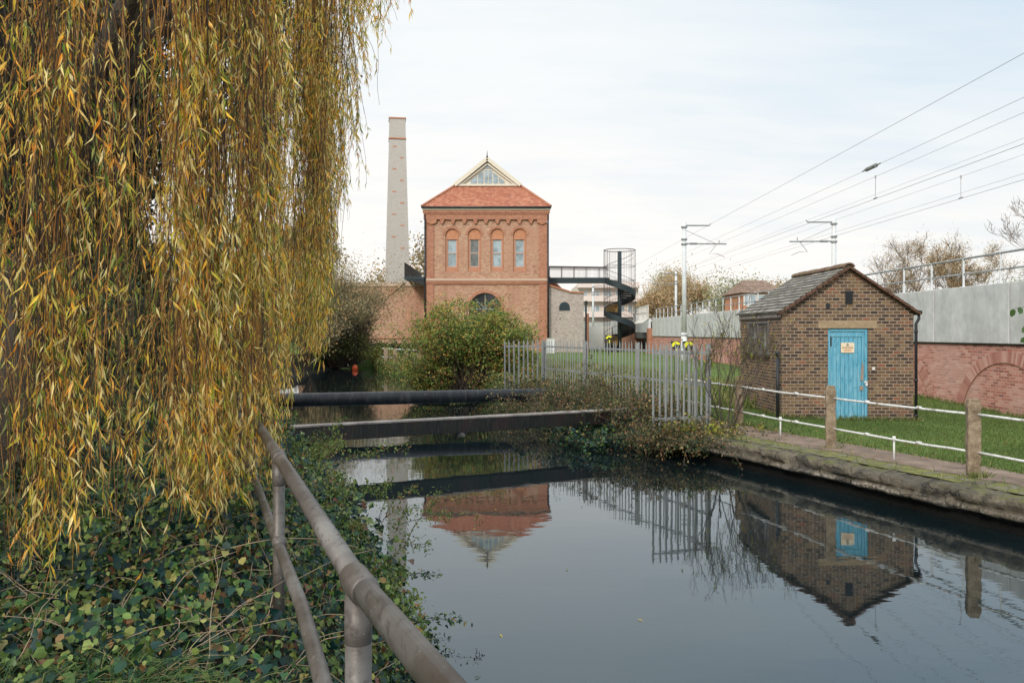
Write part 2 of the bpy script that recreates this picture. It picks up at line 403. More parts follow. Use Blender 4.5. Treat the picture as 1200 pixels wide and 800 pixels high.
# timber
t = NT('blue_boards'); o = t.obj()
n1 = t.noise(t.scalevec(o,(6,1,.8)), 4, 6, .65); n2 = t.noise(t.scalevec(o,(3,1,1)), 9, 5, .7); n3 = t.noise(t.scalevec(o,(8,1,2.5)), 3.1, 6, .7)
c = t.ramp(n1, [(.3,(.07,.28,.42)),(.5,(.13,.37,.50)),(.7,(.24,.46,.56))])
c = t.mix(t.math('MULTIPLY', t.smooth(n2,.56,.66), .7), c, (.02,.17,.28))
c = t.mix(t.math('MULTIPLY', t.smooth(n3,.66,.74), .7), c, (.035,.12,.17))
M['blue'] = t.pbr(c, .65, .3, normal=t.bump(n1,.3,.005))
M['bare_wood'] = mat_noise('bare_wood', [(.3,(.22,.17,.13)),(.7,(.36,.29,.24))], 8, stretch=(6,1,1), bump=.3)
M['grey_wood'] = mat_noise('grey_wood', [(.3,(.09,.085,.085)),(.7,(.22,.21,.21))], 8, stretch=(1,6,1), bump=.3)
M['pale_wood'] = mat_noise('pale_peeling_wood', [(.34,(.03,.03,.03)),(.42,(.34,.30,.27)),(.7,(.50,.44,.40))], 6, bump=.4)
M['bark'] = mat_noise('bark', [(.3,(.035,.028,.02)),(.7,(.11,.09,.07))], 7, stretch=(2,2,.4), bump=1, bdist=.03)
M['twig'] = mat_noise('twig_bark', [(.3,(.06,.045,.035)),(.7,(.16,.12,.09))], 7, bump=.2)
M['far_twig'] = mat_noise('far_twigs', [(.3,(.14,.11,.09)),(.7,(.24,.19,.16))], 7, bump=.1)
M['pale_stem'] = mat_noise('dead_stems', [(.3,(.20,.14,.09)),(.7,(.42,.33,.23))], 5, bump=.1)
t = NT('willow_twig'); g_ = t.n('ShaderNodeNewGeometry')
M['willow_twig'] = t.pbr(t.ramp(g_.outputs['Random Per Island'], [(0,(.035,.028,.024)),(.35,(.08,.058,.042)),(.5,(.17,.09,.035)),(.75,(.40,.19,.05)),(1,(.55,.28,.08))]), .7, .2)
# leaves
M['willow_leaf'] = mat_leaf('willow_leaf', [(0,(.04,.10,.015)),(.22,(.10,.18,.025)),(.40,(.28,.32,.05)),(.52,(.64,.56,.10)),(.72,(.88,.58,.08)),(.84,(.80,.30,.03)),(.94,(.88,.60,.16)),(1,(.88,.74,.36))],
       .55, .55, .22, .7, .13, gradx=(.14,-.22), back=((.60,.62,.42),.2), vlow=.85)  # x gradient: greener leaves left, gold right partly standing in for sky light
M['ivy'] = mat_leaf('ivy_leaf', [(0,(.004,.022,.022)),(.4,(.009,.038,.032)),(.62,(.02,.068,.036)),(.76,(.06,.13,.03)),(.90,(.20,.25,.06)),(1,(.20,.08,.05))], .15, .45, .32, .9, .22)
M['ivy2'] = mat_leaf('broad_leaf', [(0,(.006,.03,.02)),(.4,(.018,.06,.028)),(.65,(.05,.12,.03)),(.82,(.15,.21,.05)),(.92,(.27,.27,.08)),(1,(.22,.10,.05))], .2, .5, .3, .9, .25)
M['brown_leaf'] = mat_leaf('withered_leaf', [(0,(.10,.04,.02)),(.5,(.22,.10,.045)),(1,(.36,.22,.10))], .2, .7, .2)
M['pale_leaf'] = mat_leaf('light_green_leaf', [(0,(.05,.10,.02)),(.5,(.14,.21,.05)),(.85,(.24,.28,.08)),(1,(.28,.14,.06))], .35, .5, .3)
M['grass_blade'] = mat_leaf('grass_blade', [(0,(.03,.09,.035)),(.5,(.06,.14,.045)),(.8,(.14,.20,.05)),(1,(.34,.28,.14))], .3, .5, .3)
M['lawn_blade'] = mat_leaf('lawn_blade', [(0,(.06,.11,.028)),(.6,(.11,.17,.042)),(1,(.22,.23,.09))], .3, .6, .2, .5, .2)
M['bramble'] = mat_leaf('bramble_leaf', [(0,(.014,.03,.012)),(.35,(.035,.06,.02)),(.55,(.08,.10,.03)),(.70,(.17,.12,.045)),(.86,(.23,.10,.05)),(1,(.36,.28,.11))], .2, .6, .3, .8, .3)
M['bush'] = mat_leaf('bush_leaf', [(0,(.07,.14,.03)),(.35,(.15,.24,.045)),(.6,(.27,.30,.06)),(.8,(.42,.32,.08)),(.92,(.48,.24,.07)),(1,(.46,.15,.07))], .3, .6, .3, .6, .26)
M['grey_bush'] = mat_leaf('grey_brown_leaf', [(0,(.12,.13,.075)),(.4,(.23,.21,.12)),(.7,(.36,.27,.15)),(1,(.48,.31,.15))], .25, .7, .2, .3, .2)
M['dark_leaf'] = mat_leaf('dark_evergreen', [(0,(.008,.018,.008)),(.6,(.018,.036,.014)),(1,(.04,.06,.02))], .1, .6, .3)
M['autumn_far'] = mat_leaf('autumn_far', [(0,(.30,.27,.15)),(.4,(.46,.35,.20)),(.75,(.54,.38,.23)),(1,(.56,.35,.23))], .2, .8, .1, .06, .3)  # paler leaves: distance haze is put into the colour, green_far likewise
M['green_far'] = mat_leaf('green_far', [(0,(.22,.25,.14)),(.6,(.34,.34,.20)),(1,(.46,.41,.25))], .2, .8, .1, .06, .3)
M['scrub'] = mat_leaf('scrub_leaf', [(0,(.05,.08,.025)),(.5,(.13,.16,.045)),(.8,(.26,.22,.08)),(1,(.30,.17,.08))], .2, .7, .2, .5, .25)
M['rough'] = mat_leaf('rough_grass_blade', [(0,(.07,.12,.03)),(.5,(.14,.19,.05)),(.8,(.30,.28,.12)),(1,(.36,.30,.18))], .3, .7, .2, .4, .25)
M['sapling_leaf'] = mat_leaf('sapling_leaf', [(0,(.12,.15,.02)),(.6,(.28,.30,.04)),(1,(.42,.30,.06))], .3, .6, .3)
M['sprig_leaf'] = mat_leaf('sprig_leaf', [(0,(.05,.13,.03)),(1,(.12,.20,.05))], .3, .5, .4)

# ------------------------------------------------------------------ camera, light, sky
cam = bpy.data.cameras.new('camera'); co = bpy.data.objects.new('camera', cam); COL.objects.link(co)
co.location = (0,0,2.5); co.rotation_euler = (R(90),0,0)
cam.sensor_width = 36; cam.lens = 950/1200*36; cam.shift_y = -10/1200; cam.clip_end = 6000; cam.clip_start = .05
sc.camera = co
sun_el, sun_az = R(32), R(205)      # azimuth measured clockwise from +Y (north): behind the camera, to the left
sd = bpy.data.lights.new('sun', 'SUN'); so = bpy.data.objects.new('sun', sd); COL.objects.link(so)
sd.energy = 2.1; sd.angle = R(12); sd.color = (1,.93,.83)
sdir = Vector((math.sin(sun_az)*math.cos(sun_el), math.cos(sun_az)*math.cos(sun_el), math.sin(sun_el)))
so.rotation_euler = (-sdir).to_track_quat('-Z','Y').to_euler(); so.location = (0,-5,30)
w = bpy.data.worlds.new('World'); sc.world = w; w.use_nodes = True
nt = w.node_tree; nt.nodes.clear()
class WT(NT):
    def __init__(s, tree): s.t = tree
t = WT(nt)
out = t.n('ShaderNodeOutputWorld'); bg = t.n('ShaderNodeBackground'); bg.inputs['Strength'].default_value = .1
sky = t.n('ShaderNodeTexSky', sky_type='NISHITA'); sky.sun_disc = False; sky.sun_elevation = sun_el; sky.sun_rotation = sun_az
sky.air_density = 1.0; sky.dust_density = 1.5; sky.ozone_density = 1.2
g = t.n('ShaderNodeTexCoord').outputs['Generated']
X = t.xyz(g)
el = X[2]
cvec = t.n('ShaderNodeCombineXYZ')      # project directions on a cloud layer so the veils flatten towards the horizon
den = t.math('ADD', t.math('MAXIMUM', el, 0.0), .16)
t.l(t.math('DIVIDE', X[0], den), cvec.inputs[0]); t.l(t.math('DIVIDE', X[1], den), cvec.inputs[1])
cl = t.noise(t.scalevec(cvec.outputs[0],(.8,1.5,1)), 1.0, 7, .6, dist=.3)
cl2 = t.noise(t.scalevec(cvec.outputs[0],(.6,2.6,1)), 3.2, 6, .6)
veil = t.math('ADD', cl, t.math('MULTIPLY', cl2, .35))
hi = t.smooth(el, .02, .62)
right = t.smooth(X[0], -.1, .75)
cover = t.math('SUBTRACT', t.math('MULTIPLY_ADD', t.smooth(veil,.42,.85), .26, .80), t.math('MULTIPLY', right, t.math('MULTIPLY_ADD', hi, .75, .12)))
lo = t.smooth(el, .02, .34)
cloudcol = t.mix(lo, (9.2,8.8,8.3), (8.1,8.35,8.45))
zen = t.smooth(el, .40, .80)      # a thin overcast is brightest overhead
skyc = t.mix(1.0, sky.outputs[0], (1.0,1.0,1.0), 'MULTIPLY')
bluebase = t.mix(.8, skyc, (4.4,6.3,7.9))
col = t.mix(t.math('MAXIMUM', t.math('MINIMUM', cover, 1.0), 0.0), bluebase, cloudcol)
cc = t.n('ShaderNodeVectorMath', operation='SCALE'); t.l(col, cc.inputs[0]); t.l(t.math('MULTIPLY_ADD', zen, 1.0, 1.0), cc.inputs['Scale'])
t.l(cc.outputs[0], bg.inputs['Color']); t.l(bg.outputs[0], out.inputs[0])
vs = sc.view_settings; vs.view_transform = 'Standard'; vs.look = 'None'; vs.exposure = .22; vs.gamma = 1

# ------------------------------------------------------------------ terrain
RE = [(-4.0,12.2),(2,9.4),(9.94,6.28),(15.3,4.15),(16.6,3.55),(17.6,3.0),(20,2.0),(23,.75),(26,.15),(30,-.9),(34,-1.9),(38,-3.1),(44,-5.1),(50,-7.5),(54,-9.0),(60,-10.2)]
LE = [(-4.0,.9),(0,.6),(3,.12),(5.5,-.55),(8,-1.3),(12,-2.5),(17,-4.6),(24,-7.0),(30,-9.2),(38,-11.2),(48,-12.6),(56,-12.4),(60,-12.0)]
def xr(y): return float(np.interp(y, [p[0] for p in RE], [p[1] for p in RE]))
def xl(y): return float(np.interp(y, [p[0] for p in LE], [p[1] for p in LE]))
def gl(x, y):
    """height of the left bank"""
    d = xl(y) - x
    if d <= 0: return 0.0
    s = min(d/1.3, 1.0); s = s*s*(3-2*s)
    near = math.exp(-((y-5.2)/2.8)**2)*math.exp(-((x+1.75)/1.2)**2)
    base = .95 + .36*near + .12*mnoise.noise(Vector((x*.8,y*.8,3)))
    return s*base
def gr(x, y):
    """height of the right bank"""
    d = x - xr(y)
    z0 = .43 if y < 16 else .43 + min((y-16)/8,1)*.15
    s = min(max((d-1.7)/5, 0), 1)
    far = min(max((y-20)/45,0),1)*.25
    left = .10*max(0, min(1,(9-x)/3))*min(max((y-14)/4,0),1)
    return z0 + .03*s + far + left*min(1,max(0,d-1.7))
ys = sorted(set([-4,0]+[p[0] for p in RE]+[p[0] for p in LE]+list(np.arange(1,60,.5))))
m = MB(); Vn = []; offs_r = [0,.05,.8,1.72,2.4,3.5,5,8,12,20,60,400,1500]; offs_l = [0,.25,.5,.8,1.1,1.4,1.9,2.5,3.2,4,6,10,20,60,400,1500]
NR = len(offs_r)+1; NL = len(offs_l)+1
for y in ys:
    a = xr(y); Vn.append((a+(.3 if y<18.6 else 0),y,-1.2))
    for q in offs_r: Vn.append((a+q+(.3 if q<.5 and y<18.6 else 0),y,gr(a+q,y)- (.05 if q<1.8 else 0)))
for i in range(len(ys)-1):
    for j in range(NR-1): m.F.append((i*NR+j, i*NR+j+1, (i+1)*NR+j+1, (i+1)*NR+j))
b0 = len(Vn)
for y in ys:
    a = xl(y); Vn.append((a,y,-1.2))
    for q in offs_l: Vn.append((a-q,y,gl(a-q,y)))
for i in range(len(ys)-1):
    for j in range(NL-1): m.F.append((b0+i*NL+j, b0+(i+1)*NL+j, b0+(i+1)*NL+j+1, b0+i*NL+j+1))
b1 = len(Vn)   # beyond the canal and behind the camera
Vn += [(-1512,60,.95),(-12,60,.85),(-10.2,60,.75),(1490,60,.8),(1490,2500,.8),(-1512,2500,.95),(-12,60,-1.2),(-10.2,60,-1.2)]
m.F += [(b1,b1+1,b1+2,b1+3,b1+4,b1+5),(b1+1,b1+6,b1+7,b1+2)]
m.V = Vn
tag(m.build('ground', M['lawn'], smooth=True), kind='structure')
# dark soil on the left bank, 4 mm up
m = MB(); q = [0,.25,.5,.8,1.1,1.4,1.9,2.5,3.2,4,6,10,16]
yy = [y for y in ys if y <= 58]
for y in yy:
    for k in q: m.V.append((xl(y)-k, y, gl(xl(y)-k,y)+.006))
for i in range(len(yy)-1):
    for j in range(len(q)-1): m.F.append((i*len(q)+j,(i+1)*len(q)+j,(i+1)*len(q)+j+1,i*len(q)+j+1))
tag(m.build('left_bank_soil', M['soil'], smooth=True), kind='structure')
m = MB(); m.V = [(-40,-6,0),(40,-6,0),(40,61,0),(-40,61,0)]; m.F = [(0,1,2,3)]
tag(m.build('canal_water', M['water']), kind='structure')

# quay stonework: rough face and coping along the right bank
def edge_frame(y):
    e = .25; d = Vector((xr(y+e)-xr(y-e), 2*e, 0)).normalized()
    return Vector((xr(y),y,0)), Vector((d.y,-d.x,0))     # point, outward normal (towards land)
prof = [(0.02,-.4),(0.03,-.02),(.06,.05),(.06,.11),(-.02,.16),(-.07,.20),(-.05,.235),(-.01,.28),(-.01,.33),(0,.38),(.03,.425),(.10,.44),(.22,.445),(.38,.445),(.60,.445),(.9,.43)]
yq = list(np.arange(-3,18.5,.04)); m = MB(); K = len(prof)
for y in yq:
    p, nrm = edge_frame(y)
    for k,(a,z) in enumerate(prof):
        n = mnoise.noise(Vector((p.x*2.1,y*2.1,z*5)))*.035 + mnoise.noise(Vector((p.x*7,y*7,z*14)))*.026 + mnoise.noise(Vector((p.x*17,y*17,z*30)))*.012
        row = 1 if z>.29 else 0; yy_ = y + mnoise.noise(Vector((y*.9,row*9,0)))*.5 + row*.37; cellw = .62 if row else .42
        fr_ = (yy_/cellw)%1.0; blk = (mnoise.cell(Vector((math.floor(yy_/cellw)+.5, row*3+.5, 0)))-.5)*.04 if .12<z<.46 else 0
        if .10<z<.46 and min(fr_,1-fr_)*cellw<.03: blk += .022
        if abs(z-.27)<.02: blk += .03
        zz = z + ((mnoise.cell(Vector((math.floor(yy_/cellw)+.5, 7.5, 0)))-.5)*.035*(a<.3)+mnoise.noise(Vector((y*1.7,5,0)))*.025+mnoise.noise(Vector((y*6,9,a*5)))*.025 if z>.3 else 0)
        m.V.append(p + nrm*(a+n+blk) + Vector((0,0,zz)))
for i in range(len(yq)-1):
    for j in range(K-1): m.F.append((i*K+j,i*K+j+1,(i+1)*K+j+1,(i+1)*K+j))
tag(m.build('quay_edge', M['quay'], smooth=True), kind='structure')
def strip(name, o0, o1, zf, mat, y0, y1, jit0, jit1, step=.12):
    m = MB(); n = 0
    for y in np.arange(y0,y1,step):
        p, nrm = edge_frame(y)
        a = o0 + jit0*(mnoise.noise(Vector((y*1.9,o0,0)))+.5*mnoise.noise(Vector((y*7,o0,1))))
        b = o1 + jit1*(mnoise.noise(Vector((y*1.5,o1,2)))+.6*mnoise.noise(Vector((y*6,o1,3))))
        for k in range(5):
            q = a+(b-a)*k/4; P = p+nrm*q
            m.V.append((P.x,P.y,zf(P.x,P.y)))
        n += 1
    for i in range(n-1):
        for j in range(4): m.F.append((i*5+j,i*5+j+1,(i+1)*5+j+1,(i+1)*5+j))
    return tag(m.build(name, mat, smooth=True), kind='structure')
strip('moss_verge', .30, .95, lambda x,y: gr(x,y)+.022, M['moss'], -3, 18, .05, .1)
strip('gravel_path', .80, 1.72, lambda x,y: gr(x,y)+.028, M['gravel'], -3, 20, .14, .12)

# ------------------------------------------------------------------ lawn blades (stuff)
def lawn_blades(n, x1, y0, y1):
    P = []
    while len(P) < n:
        y = random.uniform(y0,y1)**1.0; 
        x = random.uniform(xr(y)+1.85, x1)
        if abs(x/y) > .70: continue
        if 6.05 < x < 9.15 and 18.3 < y < 21.8: continue
        P.append((x,y,gr(x,y)))
    return P
P = np.array(lawn_blades(42000, 12.0, 9.5, 26)); n = len(P)
D = np.stack([RNG.normal(0,.45,n), RNG.normal(0,.45,n), np.ones(n)],1)
tag(leaves('lawn_grass', P, D, rand_dirs(n), RNG.uniform(.03,.075,n), .011, M['lawn_blade'], None, 'diamond'), kind='stuff')
# ------------------------------------------------------------------ brick hut
HX0,HX1,HY0,HY1 = 6.10,9.09,18.35,21.65
HXm = (HX0+HX1)/2; ZE, ZR, ZB = 3.02, 3.98, .30
hut = thing('brick_hut', (HXm,HY0,.45), 'small brown brick hut with blue door on the grass beside the canal', 'hut')
dx0, dx1, dzt = 7.15, 8.06, 2.60
m = MB()
def zroof(x): return ZE + (ZR-ZE)*(1-abs(x-HXm)/(HXm-HX0))
m.prism_y([(HX0,ZB),(dx0,ZB),(dx0,dzt),(HX0,dzt)], HY0, HY0+.22)
m.prism_y([(dx1,ZB),(HX1,ZB),(HX1,dzt),(dx1,dzt)], HY0, HY0+.22)
m.prism_y([(HX0,dzt),(HX1,dzt),(HX1,ZE),(HXm,ZR),(HX0,ZE)], HY0, HY0+.22)
wy0, wy1, wz0, wz1 = 19.25, 20.88, 1.98, 2.78
m.prism_x([(HY0+.22,ZB),(wy0,ZB),(wy0,ZE-.02),(HY0+.22,ZE-.02)], HX0, HX0+.22)
m.prism_x([(wy1,ZB),(HY1-.22,ZB),(HY1-.22,ZE-.02),(wy1,ZE-.02)], HX0, HX0+.22)
m.prism_x([(wy0,ZB),(wy1,ZB),(wy1,wz0),(wy0,wz0)], HX0, HX0+.22)
m.prism_x([(wy0,wz1),(wy1,wz1),(wy1,ZE-.02),(wy0,ZE-.02)], HX0, HX0+.22)
m.box(HX1-.22,HX1,HY0+.22,HY1-.22,ZB,ZE-.02)
m.prism_y([(HX0,ZB),(HX1,ZB),(HX1,ZE),(HXm,ZR),(HX0,ZE)], HY1-.22, HY1)
m.build('wall', M['hut_brick'], hut)
for a_,b_,c_ in ((HX0-.01,dx0-.06,.62),(dx1+.06,HX1+.01,.58)):
    m = MB(); m.box(a_,b_,HY0-.02,HY0-.001,ZB,c_); m.build('plinth', M['dark_brick'], hut)
m = MB(); m.box(dx0-.05,dx1+.05,HY0-.05,HY0+.2,ZB,.52); m.build('doorstep', M['lintel'], hut, bevel=.008)
m = MB(); m.box(dx0-.22,dx1+.20,HY0-.012,HY0+.1,dzt+.003,dzt+.175); m.build('lintel', M['lintel'], hut, bevel=.006)
# roof: slopes with courses stepped in relief
m = MB(); ov = .09; oh = .10
nc = 13
for sgn in (-1,1):
    xe = HXm + sgn*(HXm-HX0+oh); ze = ZE - oh*(ZR-ZE)/(HXm-HX0)
    for i in range(nc):
        a0, a1 = i/nc, (i+1)/nc+.02
        P0 = (xe+(HXm-xe)*a0, ze+(ZR+.02-ze)*a0); P1 = (xe+(HXm-xe)*min(a1,1), ze+(ZR+.02-ze)*min(a1,1))
        th = .026
        m.prism_y([(P0[0],P0[1]+.012),(P1[0],P1[1]),(P1[0],P1[1]+.022),(P0[0],P0[1]+th+.012)] if sgn<0 else [(P0[0],P0[1]+th+.012),(P1[0],P1[1]+.022),(P1[0],P1[1]),(P0[0],P0[1]+.012)], HY0-ov, HY1+ov)
roof = m.build('roof', M['slate'], hut)
m = MB()   # half-round ridge tiles
for k in range(9):
    y0 = HY0-ov-.02+k*.385; pts=[]
    rr = .115+.01*(k%2); zc = ZR+.005+random.uniform(-.006,.008)
    n=9
    poly = [(HXm+rr*math.cos(PI*j/n)*1.15, zc+rr*math.sin(PI*j/n)*.85) for j in range(n+1)] + [(HXm+(rr-.03)*math.cos(PI*j/n)*1.15, zc-.01+(rr-.03)*math.sin(PI*j/n)*.85) for j in range(n,-1,-1)]
    m.prism_y(poly, y0, y0+.37)
m.build('ridge_tiles', mat_noise('ridge_tile', [(.3,(.09,.055,.042)),(.5,(.16,.095,.07)),(.62,(.16,.14,.06)),(.75,(.22,.16,.12))], 6, bump=.6), roof, smooth=False)
for sgn in (-1,1):   # verge tiles along the gable
    m = MB(); L = HXm-HX0+oh
    for k in range(13):
        a = k/13; b = (k+.94)/13
        p0 = Vector((HXm+sgn*L*(1-a), HY0-ov+.02, ZE-.095+(ZR+.06-ZE+.04)*a)); p1 = Vector((HXm+sgn*L*(1-b), HY0-ov+.02, ZE-.095+(ZR+.06-ZE+.04)*b))
        m.bar(p0+Vector((0,0,random.uniform(0,.012))), p1, .16, .055)
    m.build('verge_tiles', mat_noise('verge_tile%d'%(sgn>0), [(.3,(.05,.03,.025)),(.7,(.16,.085,.055))], 8, bump=.4), roof)
m = MB(); m.box(HX0-.035,HX0-.003,HY0+.02,HY1,ZE-.16,ZE-.045); m.build('fascia', M['pale_wood'], hut)
m = MB(); m.box(HX0-.02,HX0-.003,HY0+.01,HY1,ZE-.21,ZE-.163); m.build('eaves_batten', M['black'], hut)
# door
fr = MB(); fy0, fy1 = HY0+.03, HY0+.12
fr.box(dx0,dx0+.065,fy0,fy1,.52,dzt); fr.box(dx1-.065,dx1,fy0,fy1,.52,dzt); fr.box(dx0+.065,dx1-.065,fy0,fy1,dzt-.07,dzt)
fr.build('door_frame', M['blue'], hut, bevel=.005)
bx0, bx1 = dx0+.07, dx1-.07
m = MB()
nb = 7; wv = (bx1-bx0-.10)/nb
m.box(bx0,bx0+.048,fy0+.022,fy1,.54,dzt-.075); m.box(bx1-.048,bx1,fy0+.022,fy1,.54,dzt-.075)
m.box(bx0+.05,bx1-.05,fy0+.020,fy1,dzt-.19,dzt-.075)
for k in range(nb):
    x0 = bx0+.05+k*wv
    m.box(x0+.004,x0+wv-.004,fy0+.034+random.uniform(-.002,.002),fy1,.54+random.uniform(0,.02),dzt-.193)
m.box(bx0+.05,bx1-.05,fy1-.03,fy1-.005,.54,dzt-.19)
door = m.build('door', M['blue'], hut, bevel=.004)
m = MB(); m.prism_y([(bx1-.085,1.42),(bx1-.02,1.42),(bx1-.012,1.72),(bx1-.035,1.86),(bx1-.06,1.70)], fy0+.012, fy0+.021); m.build('worn_patch', M['bare_wood'], door)
m = MB(); m.box(bx1-.10,bx1-.02,fy0+.012,fy0+.022,1.20,1.30); m.build('scuffed_patch', M['bare_wood'], door)
m = MB(); m.box(dx1-.085,dx1-.005,fy0-.02,fy0+.012,1.375,1.405); m.box(dx1-.06,dx1-.015,fy0-.045,fy0-.02,1.30,1.37)
m.tube([(dx1-.055,fy0-.03,1.37),(dx1-.055,fy0-.03,1.41),(dx1-.02,fy0-.03,1.41),(dx1-.02,fy0-.03,1.37)], .006, 6)
m.build('padlock', M['galv_pale'], door)
for zz in (1.0, 2.2):
    m = MB(); m.box(bx0-.02,bx0+.03,fy0+.005,fy0+.02,zz,zz+.22); m.build('hinge', M['black'], door)
sg = MB(); cx, cz = 7.615, 2.165
def rrect(cx,cz,w,h,r,n=4):
    P=[]
    for (sx,sz,a0) in ((1,1,0),(-1,1,90),(-1,-1,180),(1,-1,270)):
        for k in range(n+1):
            a=R(a0+90*k/n); P.append((cx+sx*(w/2-r)+r*math.cos(a), cz+sz*(h/2-r)+r*math.sin(a)))
    return P
sg.prism_y(rrect(cx,cz,.30,.225,.02)[::-1], fy0+.012, fy0+.032)
sign = sg.build('sign', mat_flat('cream_sign', (.75,.62,.45), .5), door)
tri = MB(); yq0 = fy0+.008
def tri_ring(c, r0, r1):
    P0=[(c[0]+r0*math.cos(R(90+120*k)), c[1]+r0*math.sin(R(90+120*k))) for k in range(3)]
    P1=[(c[0]+r1*math.cos(R(90+120*k)), c[1]+r1*math.sin(R(90+120*k))) for k in range(3)]
    for k in range(3):
        j=(k+1)%3; tri.prism_y([P0[k],P1[k],P1[j],P0[j]], yq0, yq0+.004)
tri_ring((cx,cz+.062),.040,.024); tri.box(cx-.004,cx+.004,yq0,yq0+.004,cz+.053,cz+.072)
tri.build('triangle_symbol', M['black'], sign)
def text(body, size, x, y, z, mat, parent, name='lettering', align='CENTER'):
    c = bpy.data.curves.new(name,'FONT'); c.body = body; c.size = size; c.align_x = align; c.align_y='CENTER'; c.extrude = .001
    tmp = bpy.data.objects.new('tmp', c); COL.objects.link(tmp)
    bpy.context.view_layer.update()
    me = bpy.data.meshes.new_from_object(tmp.evaluated_get(bpy.context.evaluated_depsgraph_get()))
    V = [(v.co.x+x, y-v.co.z, v.co.y+z) for v in me.vertices]; F = [tuple(p.vertices) for p in me.polygons]
    bpy.data.objects.remove(tmp); 
    return link_mesh(name, V, F, mat, parent)
text('WARNING', .052, cx, fy0+.009, cz-.002, mat_flat('sign_ink', (.13,.05,.03)), sign)
m = MB()
for r,(z,wd) in enumerate(((cz-.045,.19),(cz-.070,.16))):
    x = cx-wd/2
    while x < cx+wd/2:
        l = random.uniform(.012,.035); m.box(x,min(x+l,cx+wd/2),fy0+.009,fy0+.011,z-.007,z+.007); x += l+.006
m.build('small_print', mat_flat('orange_ink', (.62,.25,.08)), sign)
m = MB(); m.box(8.145,8.205,HY0-.035,HY0-.001,1.66,1.73); m.build('key_safe', M['white'], hut, bevel=.004)
m = MB(); zc=3.30
m.box(7.545,7.70,HY0-.03,HY0-.001,3.16,3.45)
for k in range(6): m.box(7.55,7.695,HY0-.045,HY0-.031,3.18+k*.045,3.20+k*.045)
m.build('air_vent', M['black'], hut)
m = MB(); m.box(7.11,7.19,HY0-.012,HY0-.001,3.04,3.17); m.build('overflow_grille', M['black'], hut)
# side window behind weathered mesh
m = MB(); xg = HX0-.03
m.prism_x([(wy0-.03,wz0),(wy1+.03,wz0),(wy1+.03,wz0+.05),(wy0-.03,wz0+.05)], xg, HX0+.1)
m.prism_x([(wy0-.03,wz1-.05),(wy1+.03,wz1-.05),(wy1+.03,wz1),(wy0-.03,wz1)], xg, HX0+.1)
for yv in (wy0-.03, (wy0+wy1)/2-.03, wy1-.03):
    m.prism_x([(yv,wz0+.05),(yv+.06,wz0+.05),(yv+.06,wz1-.05),(yv,wz1-.05)], xg, HX0+.1)
win = m.build('window', M['grey_wood'], hut)
m = MB(); m.box(HX0+.11,HX0+.13,wy0,wy1,wz0,wz1); m.build('pane', glass('dusty_glass',(.20,.23,.24),.3), win)
m = MB()
for k in range(1,6):
    y = wy0+(wy1-wy0)*k/6
    if k != 3: m.box(HX0+.07,HX0+.10,y-.025,y+.025,wz0+.05,wz1-.05)
m.box(HX0+.065,HX0+.10,wy0,wy1,(wz0+wz1)/2-.02,(wz0+wz1)/2+.02)
m.build('glazing_bars', M['white_paint'], win)
m = MB()
for k in range(28):
    y = wy0+(wy1-wy0)*(k+.5)/28; m.box(HX0-.012,HX0-.006,y-.003,y+.003,wz0+.04,wz1-.04)
for k in range(13):
    z = wz0+.05+(wz1-wz0-.1)*(k+.5)/13; m.box(HX0-.018,HX0-.013,wy0,wy1,z-.003,z+.003)
m.build('mesh_guard', M['grey_wood'], win)
m = MB(); m.box(HX0-.08,HX0-.003,wy0-.08,wy1+.08,wz0-.06,wz0-.003); m.build('sill', M['black'], win)
# right-hand gutter and downpipe
m = MB(); m.tube([(HX1+.10,HY0-.10,ZE-.06),(HX1+.10,HY1+.08,ZE-.09)], .055, 8); m.build('gutter', M['black'], hut, smooth=True)
m = MB(); m.tube([(HX1+.10,HY0-.04,ZE-.08),(HX1+.10,HY0-.04,ZE-.2),(HX1+.035,HY0-.04,ZE-.32),(HX1+.035,HY0-.04,.42)], .034, 8)
for zc in (2.5,1.4,.6): m.tube([(HX1+.035,HY0-.04,zc),(HX1+.035,HY0-.04,zc+.06)], .043, 8)
m.build('downpipe', M['black'], hut, smooth=True)
vp = MB(); vp.tube([(5.98,18.25,.35),(5.98,18.25,2.0)], .036, 10); vp.tube([(5.98,18.25,1.98),(5.98,18.25,2.09)], .05, 10)
tag(vp.build('cut_off_pipe', M['black'], at=(5.98,18.25,.5), smooth=True), 'black cut off pipe standing against the left front corner of the brick hut', 'pipe')

# ------------------------------------------------------------------ towpath railing on the right
posts = [(7.45,8.7),(6.60,11.6),(5.70,14.5),(4.93,17.6)]
rl = thing('towpath_railing', (6.6,11.6,.43), 'concrete post railing with chipped white pipe rails in front of the brick hut', 'railing')
def conc_post(x,y,h,dirv):
    m = MB(); K=12; a=.085
    for i in range(K+1):
        z=.30+(h+.13)*i/K
        for (sx,sy) in ((-1,-1),(1,-1),(1,1),(-1,1)):
            k = a if i<K else a*.8
            n = mnoise.noise(Vector((sx*3+x,sy*3+y,z*6)))*.016
            px,py = sx*(k+n), sy*(k+n)
            m.V.append((x+px*.95+py*.3, y+py*.95-px*.3, z))
    for i in range(K):
        for j in range(4): m.F.append((i*4+j,i*4+(j+1)%4,(i+1)*4+(j+1)%4,(i+1)*4+j))
    m.F.append((K*4,K*4+1,K*4+2,K*4+3))
    return m
pobs=[]
for (x,y) in posts:
    z=gr(x,y); conc_post(x,y,1.13,0).build('post', M['post_concrete'], rl, at=(x,y,z), bevel=.012)
ext = [(8.3,5.8)]+posts+[(4.35,20.6)]
